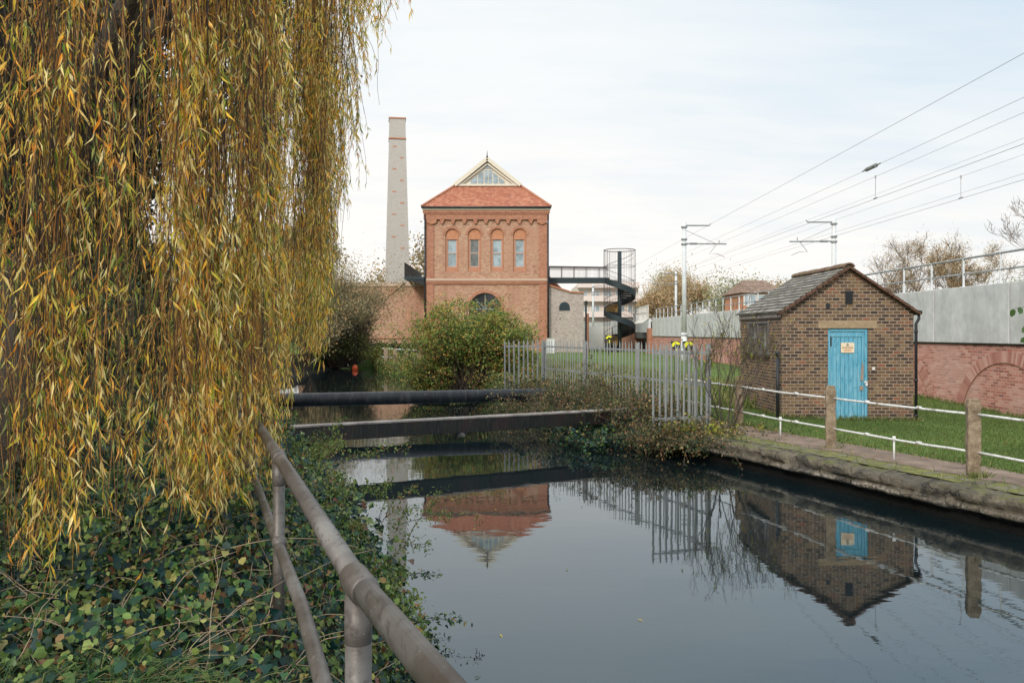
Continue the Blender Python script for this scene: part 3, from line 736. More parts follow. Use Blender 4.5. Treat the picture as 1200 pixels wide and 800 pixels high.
for k in range(len(ext)-1):
    (xa,ya),(xb,yb)=ext[k],ext[k+1]
    for zr,nm in ((1.34,'upper_rail'),(.80,'lower_rail')):
        pts=[]
        for s in np.linspace(0,1,9):
            sag=-.012*math.sin(PI*s)+random.uniform(-.003,.003)
            pts.append((xa+(xb-xa)*s, ya+(yb-ya)*s, zr+sag))
        m=MB(); m.tube(pts,.0175,8); 
        for s in (.33,.7): 
            c=Vector(pts[0]).lerp(Vector(pts[-1]),s); d=(Vector(pts[-1])-Vector(pts[0])).normalized(); m.tube([c-d*.04,c+d*.04],.028,8)
        m.build('rail', M['white_paint'], rl, smooth=True)
    xm,ym=(xa+xb)/2,(ya+yb)/2
    if 0<k: 
        m=MB(); m.tube([(xm,ym,gr(xm,ym)-.05),(xm,ym,.80)],.016,8); m.tube([(xm,ym,.76),(xm,ym,.84)],.028,8); m.build('support', M['white_paint'], rl, at=(xm,ym,gr(xm,ym)), smooth=True)

# ------------------------------------------------------------------ palisade fences
def pale_mb(h):
    m=MB(); w=.027; d=.012
    pts=[(-w,.0),(-w*.45,-d),(w*.45,-d),(w,0),(w*.45,-d+.004),(-w*.45,-d+.004)]
    n=len(pts); V=[(x,y,0) for x,y in pts]+[(x,y,h-.1) for x,y in pts]+[(x*.08,y*.5-.004,h) for x,y in pts]
    F=[]
    for l in range(2):
        for j in range(n): F.append((l*n+j,l*n+(j+1)%n,(l+1)*n+(j+1)%n,(l+1)*n+j))
    F.append(tuple(range(n-1,-1,-1))); m.add(V,F); return m
def palisade(label, segs, ztop, zbot, postpts, group=None, rails=(2.07,1.38)):
    x0,y0=segs[0][0]
    root=thing('palisade_fence',(x0,y0,zbot),label,'fence')
    proto=None
    for (a,b,pitch,skip) in segs:
        a=Vector(a);b=Vector(b);L=(b-a).length;d=(b-a)/L;n=int(round(L/pitch)); ang=math.atan2(d.y,d.x)
        for zr in rails:
            m=MB(); m.bar((a.x,a.y,zr),(b.x,b.y,zr),.035,.05)
            m.build('rail',M['galv'],root)
        nn = Vector((d.y,-d.x))*.026
        for i in range(n+1):
            p=a+d*(i*L/n)+nn
            if proto is None:
                proto=link_mesh('pale', pale_mb(ztop-zbot).V, pale_mb(ztop-zbot).F, M['galv'], None)
                o=proto; o.parent=root
            else:
                o=proto.copy(); COL.objects.link(o); o.parent=root
            o.location=Vector((p.x,p.y,zbot+random.uniform(-.012,.012)))-org(root)
            o.rotation_euler=(random.uniform(-.012,.012),random.uniform(-.014,.014),ang+random.uniform(-.05,.05))
    for (x,y) in postpts:
        m=MB(); m.box(x-.05,x-.043,y-.03,y+.06,zbot-.3,ztop-.03); m.box(x+.043,x+.05,y-.03,y+.06,zbot-.3,ztop-.03); m.box(x-.043,x+.043,y-.034,y-.027,zbot-.3,ztop-.03)
        m.build('post',M['galv'],root,at=(x,y,zbot))
    return root
palisade('long grey steel palisade fence receding behind the brambles on the canal bank', [((1.03,25.8),(4.18,17.4),.168,0)], 2.29, .55, [(1.03,25.86),(2.08,23.0),(3.13,20.2),(4.20,17.34)])
palisade('short palisade wing above the near bank, its pales hanging over the brambles and water', [((2.90,16.7),(4.13,17.22),.150,0)], 2.27, .50, [], rails=(2.07,.72))
palisade('short palisade wing beside the green bush at the end of the black pipe', [((-.22,26.0),(.96,25.8),.148,0)], 2.29, .70, [], rails=(2.07,))

# ------------------------------------------------------------------ pipe and beam across the canal
m=MB(); a=Vector((-7.6,20.75,.74)); b=Vector((1.1,23.35,.73)); d=(b-a)
m.tube([a+d*s for s in np.linspace(0,1,24)],.18,24)
tag(m.build('black_pipe',M['pipe_black'],at=a,smooth=True),'thick black pipe spanning the canal between ivy bank and brambles','pipe')
m=MB(); a=Vector((-5.2,14.5,.60)); b=Vector((3.3,19.02,.59)); 
root=thing('crossing_beam',a,'stained flat sided beam with a pale top edge crossing the canal nearer than the pipe','beam')
m.bar(a,b,.24,.27); m.build('web',M['beam'],root,bevel=.006)
m=MB(); m.bar(a+Vector((0,0,.16)),b+Vector((0,0,.155)),.26,.035); m.build('top_flange',M['beam_top'],root,bevel=.006)
m=MB(); m.tube([(-1.25,20.9,.02),(-1.2,20.9,.10)],.18,12); m.tube([(-1.25,20.9,.10),(-1.2,20.9,.12)],.07,10)
tag(m.build('floating_debris',M['black'],at=(-1.2,20.9,0)),'dark lump of debris floating on the water behind the flat beam','debris')

# ------------------------------------------------------------------ near handrail
root=thing('foreground_handrail',(-.307,1.62,.9),'weathered brown tubular handrail running down the ivy bank in the foreground','railing')
J=Vector((-.307,1.62,2.0))
def far(D,z): return Vector((.3005-.375*D,D,z))
def rail_part(pts,r,nm='rail'):
    m=MB(); m.tube(pts,r,20); return m.build(nm,M['pipe_rail'],root,smooth=True)
nearp=[Vector((.396,-.16,2.108)),Vector((.096,.60,2.062)),J]
rail_part(nearp,.0250,'upper_rail')
rail_part([J,far(3.44,1.975),far(5.4,1.94),far(7.4,1.9)],.0250,'upper_rail')
lowp=[Vector((.36,-.1,1.68)),Vector((-.03,.9,1.66)),Vector((-.34,1.64,1.64)),far(2.6,1.625),far(3.42,1.60),far(5.4,1.56),far(7.4,1.52)]
rail_part(lowp,.0225,'lower_rail')
for i,(p,zb) in enumerate(((J,.6),(far(3.44,1.975),.9),(far(5.4,1.94),.9),(far(7.4,1.9),.8))):
    m=MB(); m.tube([(p.x,p.y,zb),(p.x,p.y,p.z-.02)],.0245 if i else .0265,18); po=m.build('post',M['pipe_rail'],root,at=(p.x,p.y,zb),smooth=True)
    d=(far(5,1.94)-far(3.44,1.975)).normalized() if i else (J-nearp[1]).normalized()
    e=(far(5,1.94)-far(3.44,1.975)).normalized()
    m=MB(); m.tube([p-d*.075,p-d*.068,p-d*.0,p+e*.052,p+e*.058],[.0262,.030,.0308,.030,.0262],20); m.tube([(p.x,p.y,p.z-.03),(p.x,p.y,p.z-.115),(p.x,p.y,p.z-.12)],[.0275,.0275,.0255],18)
    m.build('collar',M['pipe_rail'],po,smooth=True)
    if i:
        q=far(p.y,lowp[3].z-.01*(i)); m=MB(); m.tube([q-e*.05,q+e*.05],.030,16); m.build('collar',M['pipe_rail'],po,smooth=True)

# ------------------------------------------------------------------ viaduct wall with parapet, arches and railing
WX=12.0; root=thing('retaining_wall',(WX,20,.4),'long red brick wall with blind arches under pale concrete panels, behind the brick hut','wall')
def wall_run(root,y0,y1,pl=3.47,ph0=19.45):
    m=MB(); m.box(WX,WX+.7,y0,y1,.1,2.19); m.build('brick_face',M['viaduct_brick'],root)
    m=MB(); m.box(WX-.02,WX+.7,y0,y1,2.19,2.235); m.build('shadow_gap_strip',M['black'],root)  # black strip stands in for the shadow gap beneath the overhanging panels
    ye=ph0
    while ye>y0: ye-=pl
    while ye<y1:
        a,b=max(ye,y0),min(ye+pl,y1)
        if b-a>.2:
            m=MB(); m.box(WX-.07,WX+.5,a+.022,b-.022,2.235,3.72); m.build('concrete_panel',M['concrete'],root,at=(WX,(a+b)/2,2.235),bevel=.015)
        ye+=pl
wall_run(root,5.0,69.0)
def arch(yc,zs,r,root):
    m=MB(); n=84
    for k in range(n):
        a0=PI*k/n; a1=PI*(k+.90)/n
        P=[(yc+rr*math.cos(a),zs+rr*math.sin(a)*.86) for rr,a in ((r,a0),(r+.33,a0),(r+.33,a1),(r,a1))]
        m.prism_x(P,WX-.006,WX+.01)
    st=[(0,(.36,.16,.13)),(.5,(.47,.24,.19)),(1,(.56,.34,.29))]
    t=NT('voussoir_brick'); g=t.n('ShaderNodeNewGeometry'); c=t.ramp(g.outputs['Random Per Island'],st); t.pbr(c,.9,.2)
    ar=m.build('blind_arch',t.m,root)
    m=MB(); pts=[(WX-.012,yc+(r-.01)*math.cos(a),zs+(r-.01)*math.sin(a)*.86) for a in np.linspace(0,PI,33)]
    m.tube(pts,.009,6); m.build('arch_bead',mat_flat('arch_bead',(.30,.15,.10),.9),ar,smooth=True)
for yc in (8.7,14.2,19.7,25.2,30.7,36.2,41.7,47.2): arch(yc,.12,1.93,root)
root2=thing('wall_railing',(WX+.2,20,3.72),'two rail grey steel railing on top of the concrete panels behind the hut','railing')
m=MB(); m.tube([(WX+.1,4.0,4.48),(WX+.1,69,4.48)],.030,8); m.build('rail',M['galv'],root2,smooth=True)
m=MB(); m.tube([(WX+.1,4.0,4.07),(WX+.1,69,4.07)],.024,8); m.build('rail',M['galv'],root2,smooth=True)
y=5.22
while y<69:
    m=MB(); m.tube([(WX+.1,y,3.70),(WX+.1,y,4.48)],.030,8); m.box(WX+.03,WX+.17,y-.07,y+.07,3.722,3.74); m.build('post',M['galv_pale'],root2,at=(WX+.1,y,3.7)); y+=1.65
m=MB(); m.box(WX+.71,30,4,150,.7,3.55); tag(m.build('railway_embankment',mat_noise('ballast',[(.3,(.10,.09,.08)),(.7,(.22,.20,.18))],4,bump=.8)),kind='structure')
# bridge gap and the wall beyond
root=thing('railway_bridge',(WX,75,.8),'small railway bridge with white slatted parapet between red brick piers','bridge')
for y in (69.6,79.0):
    m=MB(); m.box(WX-.35,WX+.65,y-.45,y+.45,.3,2.9 if y<75 else 3.6); m.build('pier',M['red_brick'],root,at=(WX,y,.3))
m=MB(); m.box(WX-.1,WX+.5,70.1,78.5,2.0,2.5); m.build('girder',M['black'],root)
m=MB(); m.box(WX-.2,WX+.0,70.1,78.5,2.55,3.7)
m.build('deck_side',M['galv_pale'],root)
for z in (3.75,4.3,4.85):
    m=MB(); m.bar((WX-.25,70,z),(WX-.25,78.6,z),.05,.07); m.build('parapet_rail',M['white'],root)
for k in range(14):
    y=70+k*.66; m=MB(); m.bar((WX-.25,y,3.7),(WX-.25,y,4.9),.07,.06); m.bar((WX-.25,y,3.75),(WX-.85,y,3.35),.07,.06); m.build('parapet_post',M['white'],root,at=(WX-.25,y,3.7))
root=thing('retaining_wall',(WX,100,.4),'distant stretch of brick and concrete wall seen behind the spiral staircase','wall')
m=MB(); m.box(WX,WX+.7,79.6,150,.3,2.4); m.build('brick_face',M['red_brick'],root)
m=MB(); m.box(WX-.07,WX+.5,79.6,150,2.4,3.9); m.build('concrete_panel',M['concrete'],root)

# ------------------------------------------------------------------ overhead line masts and wires
def mast(x,y,h,side,label,thick=.15):
    root=thing('electric_mast',(x,y,.4),label,'mast','overhead line masts')
    m=MB(); m.tube([(x,y,.4),(x,y,2.5)],.19,12); m.tube([(x,y,2.5),(x,y,h)],[thick,thick*.85],12); m.build('pole',M['galv_pale'],root,smooth=True)
    for zc in (h-.35,h-1.1,h-1.4,2.3):
        m=MB(); m.tube([(x,y,zc),(x,y,zc+.09)],thick*1.3,12); m.build('clamp',M['galv'],root)
    s=side
    m=MB(); m.tube([(x,y,h-.2),(x+s*1.55,y,h-.2)],.045,8); m.tube([(x+s*1.55,y,h-.2),(x+s*1.65,y,h-.08)],.03,6); m.build('upper_arm',M['galv'],root)
    m=MB(); m.tube([(x,y,h-1.32),(x+s*2.6,y,h-1.34)],.042,8); m.tube([(x+s*.35,y,h-1.32),(x+s*.8,y,h-1.32)],.07,8); m.build('lower_arm',M['galv'],root)
    m=MB(); m.tube([(x+s*.1,y,h-.5),(x+s*1.9,y,h-1.3)],.018,6); m.build('stay',M['wire'],root)
    m=MB(); m.tube([(x+s*2.0,y,h-1.35),(x+s*1.55,y,h-1.95),(x+s*2.0,y,h-1.93),(x+s*2.5,y,h-2.15)],.022,6); m.tube([(x+s*2.15,y,h-1.33),(x+s*2.15,y,h-1.1)],.03,6); m.build('registration_arm',M['wire'],root)
mast(10.62,50,9.32,1,'nearest tall grey overhead line mast, standing clear of the wall with its arms pointing right')
mast(18.9,47.6,9.2,-1,'grey overhead line mast rising from behind the brick hut roof with arms pointing left')
mast(18.2,90,9.3,-1,'distant thin mast seen just left of the tallest nearby mast')
mast(10.9,109,9.0,1,'faint pale mast far off between the grey annex and the spiral staircase')
wires=[(12.2,.548,.012,'topmost overhead wire crossing the sky from the right edge'),
 (12.9,.4617,.010,'second overhead wire down, the one carrying the small insulator'),
 (13.3,.432,.009,'third overhead wire down, holding the left dropper'),
 (13.3,.371,.013,'dark double overhead wire below the left dropper'),
 (17.0,.382,.009,'thin overhead wire just above the dark double wire'),
 (16.5,.350,.009,'overhead wire holding the right dropper at its top'),
 (16.5,.313,.009,'thin overhead wire second from the bottom'),
 (16.5,.301,.013,'lowest overhead wire, nearest the wall railing')]
for (x,s,r,lab) in wires:
    m=MB(); z=2.5+s*x; pts=[]
    for y in np.linspace(-20,150,60):
        pts.append((x,y,z-.03*math.sin(PI*((y-50)/43%1))))
    m.tube(pts,r*.62,5); tag(m.build('overhead_wire',M['wire'],at=(x,50,z),smooth=True),lab,'wire','overhead line wires')
def dropper(x,y,z0,z1,lab):
    m=MB(); m.tube([(x,y,z0),(x,y,z1)],.010,5); m.tube([(x,y-.12,z0-.01),(x,y+.12,z0-.01)],.03,6); m.tube([(x,y,z1-.08),(x,y,z1+.03)],.028,6)
    tag(m.build('wire_dropper',M['wire'],at=(x,y,z0)),lab,'dropper','droppers between the wires')
dropper(13.3,13.3*950/426,2.5+.371*13.3,2.5+.432*13.3-.02,'left vertical dropper hanging between two overhead wires')
dropper(16.5,16.5*950/526,2.5+.301*16.5,2.5+.350*16.5-.02,'right vertical dropper hanging near the right edge of the sky')
yi=12.9*950/421; zi=2.5+.4617*12.9-.02
m=MB(); m.tube([(12.9,yi-.75,zi),(12.9,yi-.4,zi),(12.9,yi-.4,zi),(12.9,yi+.4,zi),(12.9,yi+.4,zi),(12.9,yi+.75,zi)],[.02,.035,.075,.075,.035,.02],10)
tag(m.build('wire_insulator',M['galv'],at=(12.9,yi,zi)),'small grey insulator strung on the second overhead wire','insulator')

# ------------------------------------------------------------------ engine house
BY=73.0; bx=lambda px:(px-600)/13.0; bz=lambda py:2.5+(390-py)/13.0136
X0,X1=-7.76,3.15; ZT=bz(245); ZS=bz(329)
eh=thing('engine_house',((X0+X1)/2,BY,.8),'tall red and buff brick engine house with tiled roof and glazed gable','building')
wins=[bx(529.8),bx(556),bx(582.6),bx(609)]
# upper wall with arched recesses, built as strips around the openings
def arch_wall(m, x0,x1,z0,z1,cx,w,zb,zs,y0,y1,n=12):
    """panel x0..x1 x z0..z1 with an arched hole centred cx"""
    h=w/2
    m.prism_y([(x0,z0),(x1,z0),(x1,zb),(x0,zb)],y0,y1) if zb>z0+.001 else None
    m.prism_y([(x0,zb),(cx-h,zb),(cx-h,zs),(x0,zs)],y0,y1); m.prism_y([(cx+h,zb),(x1,zb),(x1,zs),(cx+h,zs)],y0,y1)
    arc=[(cx+h*math.cos(PI*k/n),zs+h*math.sin(PI*k/n)) for k in range(n+1)]
    for k in range(n):
        a,b=arc[k],arc[k+1]
        def top(p): return (p[0],z1)
        m.prism_y([a,top(a),top(b),b][::-1],y0,y1)
    m.prism_y([(x0,zs),(cx-h,zs),(cx-h,z1),(x0,z1)],y0,y1); m.prism_y([(cx+h,zs),(x1,zs),(x1,z1),(cx+h,z1)],y0,y1)
m=MB(); edges=[X0]+[(wins[i]+wins[i+1])/2 for i in range(3)]+[X1]
for i,cxw in enumerate(wins): arch_wall(m,edges[i],edges[i+1],ZS,ZT,cxw,1.18,bz(318),bz(275.5),BY,BY+.35)
LWc=bx(568.5); arch_wall(m,X0,X1,.3,ZS,LWc,2.9,.9,bz(362),BY,BY+.35)
m.box(X0,X0+.35,BY+.35,BY+13,.3,ZT); m.box(X1-.35,X1,BY+.35,BY+13,.3,ZT); m.box(X0,X1,BY+13,BY+13.35,.3,ZT)
m.build('wall',M['facade_brick'],eh)
for xa,xb in ((X0-.06,X0+.72),(X1-.72,X1+.06)):
    m=MB(); m.box(xa,xb,BY-.08,BY-.003,.3,ZS-.25); m.box(xa,xb,BY-.08,BY-.003,ZS+.2,bz(262)); m.build('corner_pilaster',M['red_brick'],eh)
m=MB(); m.box(X0-.1,X1+.1,BY-.16,BY-.082,ZS+.0,ZS+.2); m.build('string_course',M['stone_band'],eh)
m=MB(); m.box(X0-.1,X1+.1,BY-.12,BY-.003,ZS-.30,ZS-.003)
x=X0
while x<X1: m.box(x,x+.13,BY-.17,BY-.122,ZS-.2,ZS-.02); x+=.26
m.build('dentil_course',M['terracotta'],eh)
m=MB(); m.box(X0-.25,X1+.25,BY-.30,BY-.085,bz(250),bz(247)+.0)
m.box(X0-.18,X1+.18,BY-.22,BY-.003,bz(257.5),bz(250)-.003)
m.build('cornice',M['red_brick'],eh)
m=MB(); x=X0-.15
while x<X1+.1: m.box(x,x+.12,BY-.29,BY-.222,bz(251.5),bz(250)-.004); x+=.24
m.build('dentil_course',M['terracotta'],eh)
cxs=[bx(v) for v in (518.3,531.1,544.4,557.2,569.7,582.9,595.6,608.6,622)]
for c in cxs:
    m=MB(); m.prism_y([(c-.19,bz(257.5)-.004),(c-.19,bz(259.6)),(c-.11,bz(259.6)),(c-.11,bz(262.3)),(c+.11,bz(262.3)),(c+.11,bz(259.6)),(c+.19,bz(259.6)),(c+.19,bz(257.5)-.004)],BY-.20,BY-.003); m.build('corbel',M['terracotta'],eh)
for c in (bx(506),bx(635)):
    m=MB(); m.prism_y([(c-.45,bz(257.5)-.004),(c-.45,bz(261)),(c,bz(263.5)),(c+.45,bz(261)),(c+.45,bz(257.5)-.004)],BY-.21,BY-.083); m.build('corbel',M['terracotta'],eh)
for i,c in enumerate(wins):
    m=MB(); n=14
    for k in range(n):   # arch ring
        a0,a1=PI*k/n,PI*(k+1)/n
        P=[(c+r*math.cos(a),bz(275.5)+r*math.sin(a)) for r,a in ((.595,a0),(.80,a0),(.80,a1),(.595,a1))]
        m.prism_y(P,BY-.045,BY-.003)
    wn=m.build('window',M['red_brick'],eh)
    m=MB(); m.prism_y([(c-.55,bz(280)),(c+.55,bz(280))]+[(c+.575*math.cos(PI*k/10),bz(275.5)+.575*math.sin(PI*k/10)) for k in range(11)],BY+.12,BY+.2); m.build('tympanum',M['orange_panel'],wn)
    m=MB(); m.box(c-.58,c+.58,BY+.1,BY+.3,bz(317.8),bz(313)); m.box(c-.58,c-.42,BY+.12,BY+.3,bz(313)+.003,bz(280)-.003); m.box(c+.42,c+.58,BY+.12,BY+.3,bz(313)+.003,bz(280)-.003); m.box(c-.6,c+.6,BY+.09,BY+.118,bz(280.5),bz(279)); m.build('surround',M['window_surround'],wn)
    m=MB(); m.box(c-.41,c+.41,BY+.24,BY+.26,bz(312.8),bz(280.3)); m.build('pane',M['glass_sky'] if i!=1 else glass('window_glass_dark',(.16,.17,.17)),wn)
    m=MB(); za,zb=bz(312.8),bz(280.3); zm=(za+zb)/2
    for q in ((c-.42,c-.35,za,zb),(c+.35,c+.42,za,zb),(c-.35,c+.35,za,za+.08),(c-.35,c+.35,zb-.08,zb),(c-.35,c+.35,zm-.04,zm+.04)): m.box(q[0],q[1],BY+.18,BY+.236,q[2],q[3])
    m.build('sash',mat_flat('sash_pink',(.52,.36,.29)) if i==0 else bpy.data.materials['sash_pink'],wn)
# big arched window
m=MB(); zs=bz(362); n=20
for k in range(n):
    a0,a1=PI*k/n,PI*(k+1)/n
    m.prism_y([(LWc+r*math.cos(a),zs+r*math.sin(a)) for r,a in ((1.455,a0),(1.72,a0),(1.72,a1),(1.455,a1))],BY-.06,BY-.003)
wn=m.build('arched_window',M['red_brick'],eh)
m=MB(); m.prism_y([(LWc-1.44,.95),(LWc+1.44,.95)]+[(LWc+1.44*math.cos(PI*k/16),zs+1.44*math.sin(PI*k/16)) for k in range(17)],BY+.28,BY+.3); m.build('pane',M['glass_dark'],wn)
m=MB(); m.box(LWc-.04,LWc+.04,BY+.2,BY+.277,.95,zs+1.4); m.box(LWc-1.4,LWc-.05,BY+.2,BY+.277,zs-.04,zs+.04); m.box(LWc+.05,LWc+1.4,BY+.2,BY+.277,zs-.04,zs+.04)
m.bar((LWc,BY+.24,zs),(LWc-1,BY+.24,zs+1),.06,.06); m.bar((LWc,BY+.24,zs),(LWc+1,BY+.24,zs+1),.06,.06); m.build('glazing_bars',M['galv'],wn)
# roof
ex0,ex1=bx(494.5),bx(645.5); ye=BY-.42; ze=bz(243); yg=BY+2.2; sg_=(BY+2.2)/950
gx0,gx1,gz=(534.5-600)*sg_,(608.5-600)*sg_,2.5+(390-217)*sg_
ax,az=(571-600)*sg_,2.5+(390-187)*sg_; yb=BY+13.8
V=[(ex0,ye,ze),(ex1,ye,ze),(gx1,yg,gz),(gx0,yg,gz),(ax,yg,az),(ax,yb-3,az),(ex0,yb,ze),(ex1,yb,ze),(ex0,ye,ze-.08),(ex1,ye,ze-.08),(ex1,yb,ze-.08),(ex0,yb,ze-.08)]
F=[(0,1,2,3),(0,3,4,5,6),(1,7,5,4,2),(6,5,7),(0,8,9,1),(1,9,10,7),(7,10,11,6),(6,11,8,0),(8,11,10,9)]
rf=link_mesh('roof',V,F,M['red_tile'],eh)
for a,b in (((ex0,ye,ze),(gx0,yg,gz)),((ex1,ye,ze),(gx1,yg,gz))):
    m=MB(); m.tube([Vector(a)+Vector((0,0,.05)),Vector(b)+Vector((0,0,.05))],.11,6); m.build('hip_tiles',M['terracotta'],rf)
m=MB(); m.tube([(ax,yg-.35,az+.08),(ax,yb-3,az+.08)],.14,6); m.build('ridge_tiles',M['terracotta'],rf)
m=MB(); m.tube([(ax,yg-.3,az),(ax,yg-.3,az+.25)],.09,6); m.tube([(ax,yg-.3,az+.25),(ax,yg-.3,az+.75)],[.05,.015],6); m.build('finial',M['black'],rf)
gb=MB(); gb.prism_y([(gx0+.3,gz+.02),(gx1-.3,gz+.02),(ax,az-.35)],yg-.02,yg+.1); gab=gb.build('gable',M['cream'],rf)
for wd,yy0,off in ((.34,yg-.34,.0),(.16,yg-.16,.36)):
    for s in (-1,1):
        gxe=gx0 if s<0 else gx1
        p0=Vector((gxe+s*(.12-off*1.2),yy0,gz-.05)); p1=Vector((ax,yy0,az-off*1.15)); m=MB(); m.bar(p0,p1,.16,wd); m.build('bargeboard',M['cream'],gab)
m=MB(); m.box(gx0+.1,gx1-.1,yg-.3,yg-.03,gz-.12,gz+.06); m.build('gable_sill',M['cream'],gab)
def gzx(x): return az-.75-(az-gz)*abs(x-ax)/((gx1-gx0)/2)
for (a,b) in ((-1.55,-.95),(-.85,-.35),(-.25,.45),(.55,1.0),(1.1,1.6)):
    xa,xb=ax+a,ax+b; m=MB()
    za,zb=max(gzx(xa),gz+.12),max(gzx(xb),gz+.12)
    if a<0<b: P=[(xa,gz+.15),(xb,gz+.15),(xb,gz+1.35),(xa,gz+1.35)]
    else: P=[(xa,gz+.15),(xb,gz+.15),(xb,zb),(xa,za)]
    m.prism_y(P,yg-.06,yg-.022); m.build('gable_pane',M['glass_sky'],gab)
m=MB(); m.box(ax-.25,ax+.45,yg-.09,yg-.062,gz+1.36,gz+1.43); m.box(ax+.07,ax+.12,yg-.09,yg-.062,gz+.15,gz+1.355); m.build('glazing_bar',M['cream'],gab)
m=MB(); m.prism_y([(ax-.35,gz+1.5),(ax+.45,gz+1.5),(ax+.04,gz+1.95)],yg-.06,yg-.022); m.build('gable_pane',M['glass_sky'],gab)
m=MB(); m.tube([(ex0-.02,ye-.06,ze-.06),(ex1+.02,ye-.06,ze-.06)],.085,8); m.build('gutter',M['black'],eh,smooth=True)
m=MB(); m.box(ex0+.05,ex1-.05,ye+.06,BY-.31,ze-.28,ze-.1); m.build('fascia',M['cream'],eh)
for xx,zt in ((X0-.05,ze-.3),(X1+.09,ze-.3)):
    m=MB(); m.tube([(xx,BY-.2,zt),(xx,BY-.2,.8)],.075,8); m.build('downpipe',M['black'],eh,smooth=True)
# chimney
cxx,cyy=-14.15,100.0
ch=thing('chimney',(cxx,cyy,.8),'tall tapering pale brick chimney standing alone left of the engine house','chimney')
def sqring(z,h,rot=R(9)):
    return [(cxx+h*(math.cos(rot)*a-math.sin(rot)*b),cyy+h*(math.sin(rot)*a+math.cos(rot)*b),z) for a,b in ((-1,-1),(1,-1),(1,1),(-1,1))]
def frust(rings):
    m=MB()
    for r in rings: m.V+=r
    for i in range(len(rings)-1):
        for j in range(4): m.F.append((i*4+j,i*4+(j+1)%4,(i+1)*4+(j+1)%4,(i+1)*4+j))
    k=len(rings)-1; m.F.append((k*4,k*4+1,k*4+2,k*4+3)); return m
ztop=2.5+250/9.5; zb1=2.5+225/9.5
frust([sqring(.5,1.72),sqring(zb1-.1,1.02)]).build('shaft',M['chimney_brick'],ch)
frust([sqring(zb1-.02,1.06),sqring(zb1+.15,1.06)]).build('band',M['window_surround'],ch)
frust([sqring(zb1+.15,1.02),sqring(ztop-.16,.98)]).build('neck',M['chimney_brick'],ch)
frust([sqring(ztop-.16,1.05),sqring(ztop,1.05)]).build('cap',M['window_surround'],ch)
m=MB(); rot=R(9)
for k in range(10):
    z=zb1-1.0-k*1.38; hh=1.72+(1.02-1.72)*(z-.5)/(zb1-.6); a=(-.42 if k%2==0 else .38)*hh
    for d in (-.12,.12):
        for (dz0,dz1,o) in ((0,.07,0),(.10,.17,.0)):
            c0=Vector((cxx+math.cos(rot)*(a+d)+math.sin(rot)*(hh-.012), cyy+math.sin(rot)*(a+d)-math.cos(rot)*(hh-.012), z+dz0))
            c1=c0+Vector((math.cos(rot)*.2,math.sin(rot)*.2,0)); m.bar(c0,c1,.05,.08)
m.build('orange_brick_patches',M['orange_panel'],ch)
# left wing
lw=thing('side_wing',(-11,76,.8),'low red brick wing on the left of the engine house below the chimney','building')
zt=2.5+(390-331)/12.5
m=MB(); m.box(-20,X0-.15,76,82,.3,zt); m.build('wall',M['facade_brick'],lw)
m=MB(); m.box(-20,X0-.15,75.88,75.997,zt-.35,zt); m.build('parapet_band',M['stone_band'],lw)
m=MB(); m.box(-20,X0-.16,75.9,75.997,1.95,2.05); m.build('plinth_band',M['terracotta'],lw)
m=MB(); m.bar((-11.6,75.93,zt-1.2),(-10.0,75.93,zt-.05),.1,.12); m.build('sloping_verge',M['orange_panel'],lw)
m=MB(); m.box(-16.2,-8.9,75.93,75.996,.6,1.5); m.build('cellar_opening',M['glass_dark'],lw)
# balcony walkway
wk=thing('steel_balcony',(-8.7,73,6.8),'dark steel balcony jutting from the left side of the engine house','balcony')
m=MB(); m.box(-9.65,X0-.12,72.6,86,bz(328)-.0,bz(328)+.28); m.prism_x([(0,0),(1,0),(1,1)],0,0) if 0 else None; m.build('deck',M['teal'],wk)
m=MB()
for y in (72.65,78,84): m.prism_y([(-9.5,bz(328)-.004),(X0-.13,bz(334.5)),(X0-.13,bz(328)-.004)],y,y+.12)
m.build('bracket',M['black'],wk)
m=MB(); m.bar((-9.62,72.62,bz(308.5)),(-9.62,86,bz(308.5)),.07,.07)
for k in range(90): y=72.65+k*.15; m.bar((-9.62,y,bz(328)+.285),(-9.62,y,bz(308.5)-.04),.05,.03)
m.build('side_balustrade',M['black'],wk)
# annex on the right
an=thing('grey_annex',(4.8,73.3,.8),'plain grey brick annex with small arched window on the right of the engine house','annex')
s=73.3/950; aX=lambda p:(p-600)*s; aZ=lambda p:2.5+(390-p)*s
m=MB(); m.prism_y([(3.36,.3),(aX(684),.3),(aX(684),aZ(343)),(aX(668),aZ(342)),(3.36,aZ(334.5))],73.3,79); m.build('wall',M['grey_brick'],an)
m=MB(); m.bar((3.36,73.25,aZ(334.2)),(aX(668),73.25,aZ(341.7)),.16,.14); m.bar((aX(668)+.02,73.25,aZ(342)),(aX(684.6),73.25,aZ(343)),.16,.14); m.build('coping',M['terracotta'],an)
c=aX(661.5); m=MB(); m.prism_y([(c-.48,aZ(363.8)),(c+.48,aZ(363.8))]+[(c+.48*math.cos(PI*k/12),aZ(360)+.48*math.sin(PI*k/12)) for k in range(13)],73.27,73.298); m.build('arched_window',M['teal'],an)
m=MB(); m.prism_y([(3.4,aZ(343)),(3.4,aZ(316)),(aX(671),aZ(341.5)),(aX(676),aZ(342.8))],80,86); m.build('roof',M['red_tile'],an)
m=MB(); m.bar((3.3,79.95,aZ(314.5)),(aX(668),79.95,aZ(339)),.2,.22); m.bar((aX(668),79.95,aZ(340.0)),(aX(678),79.95,aZ(342)),.2,.2); m.build('verge',M['terracotta'],an)
m=MB(); m.tube([(aX(686.5),73.2,.7),(aX(686.5),73.2,aZ(353))],.08,8); m.box(aX(685.3),aX(688.3),73.05,73.35,aZ(357),aZ(352.5)); m.build('downpipe',M['black'],an)
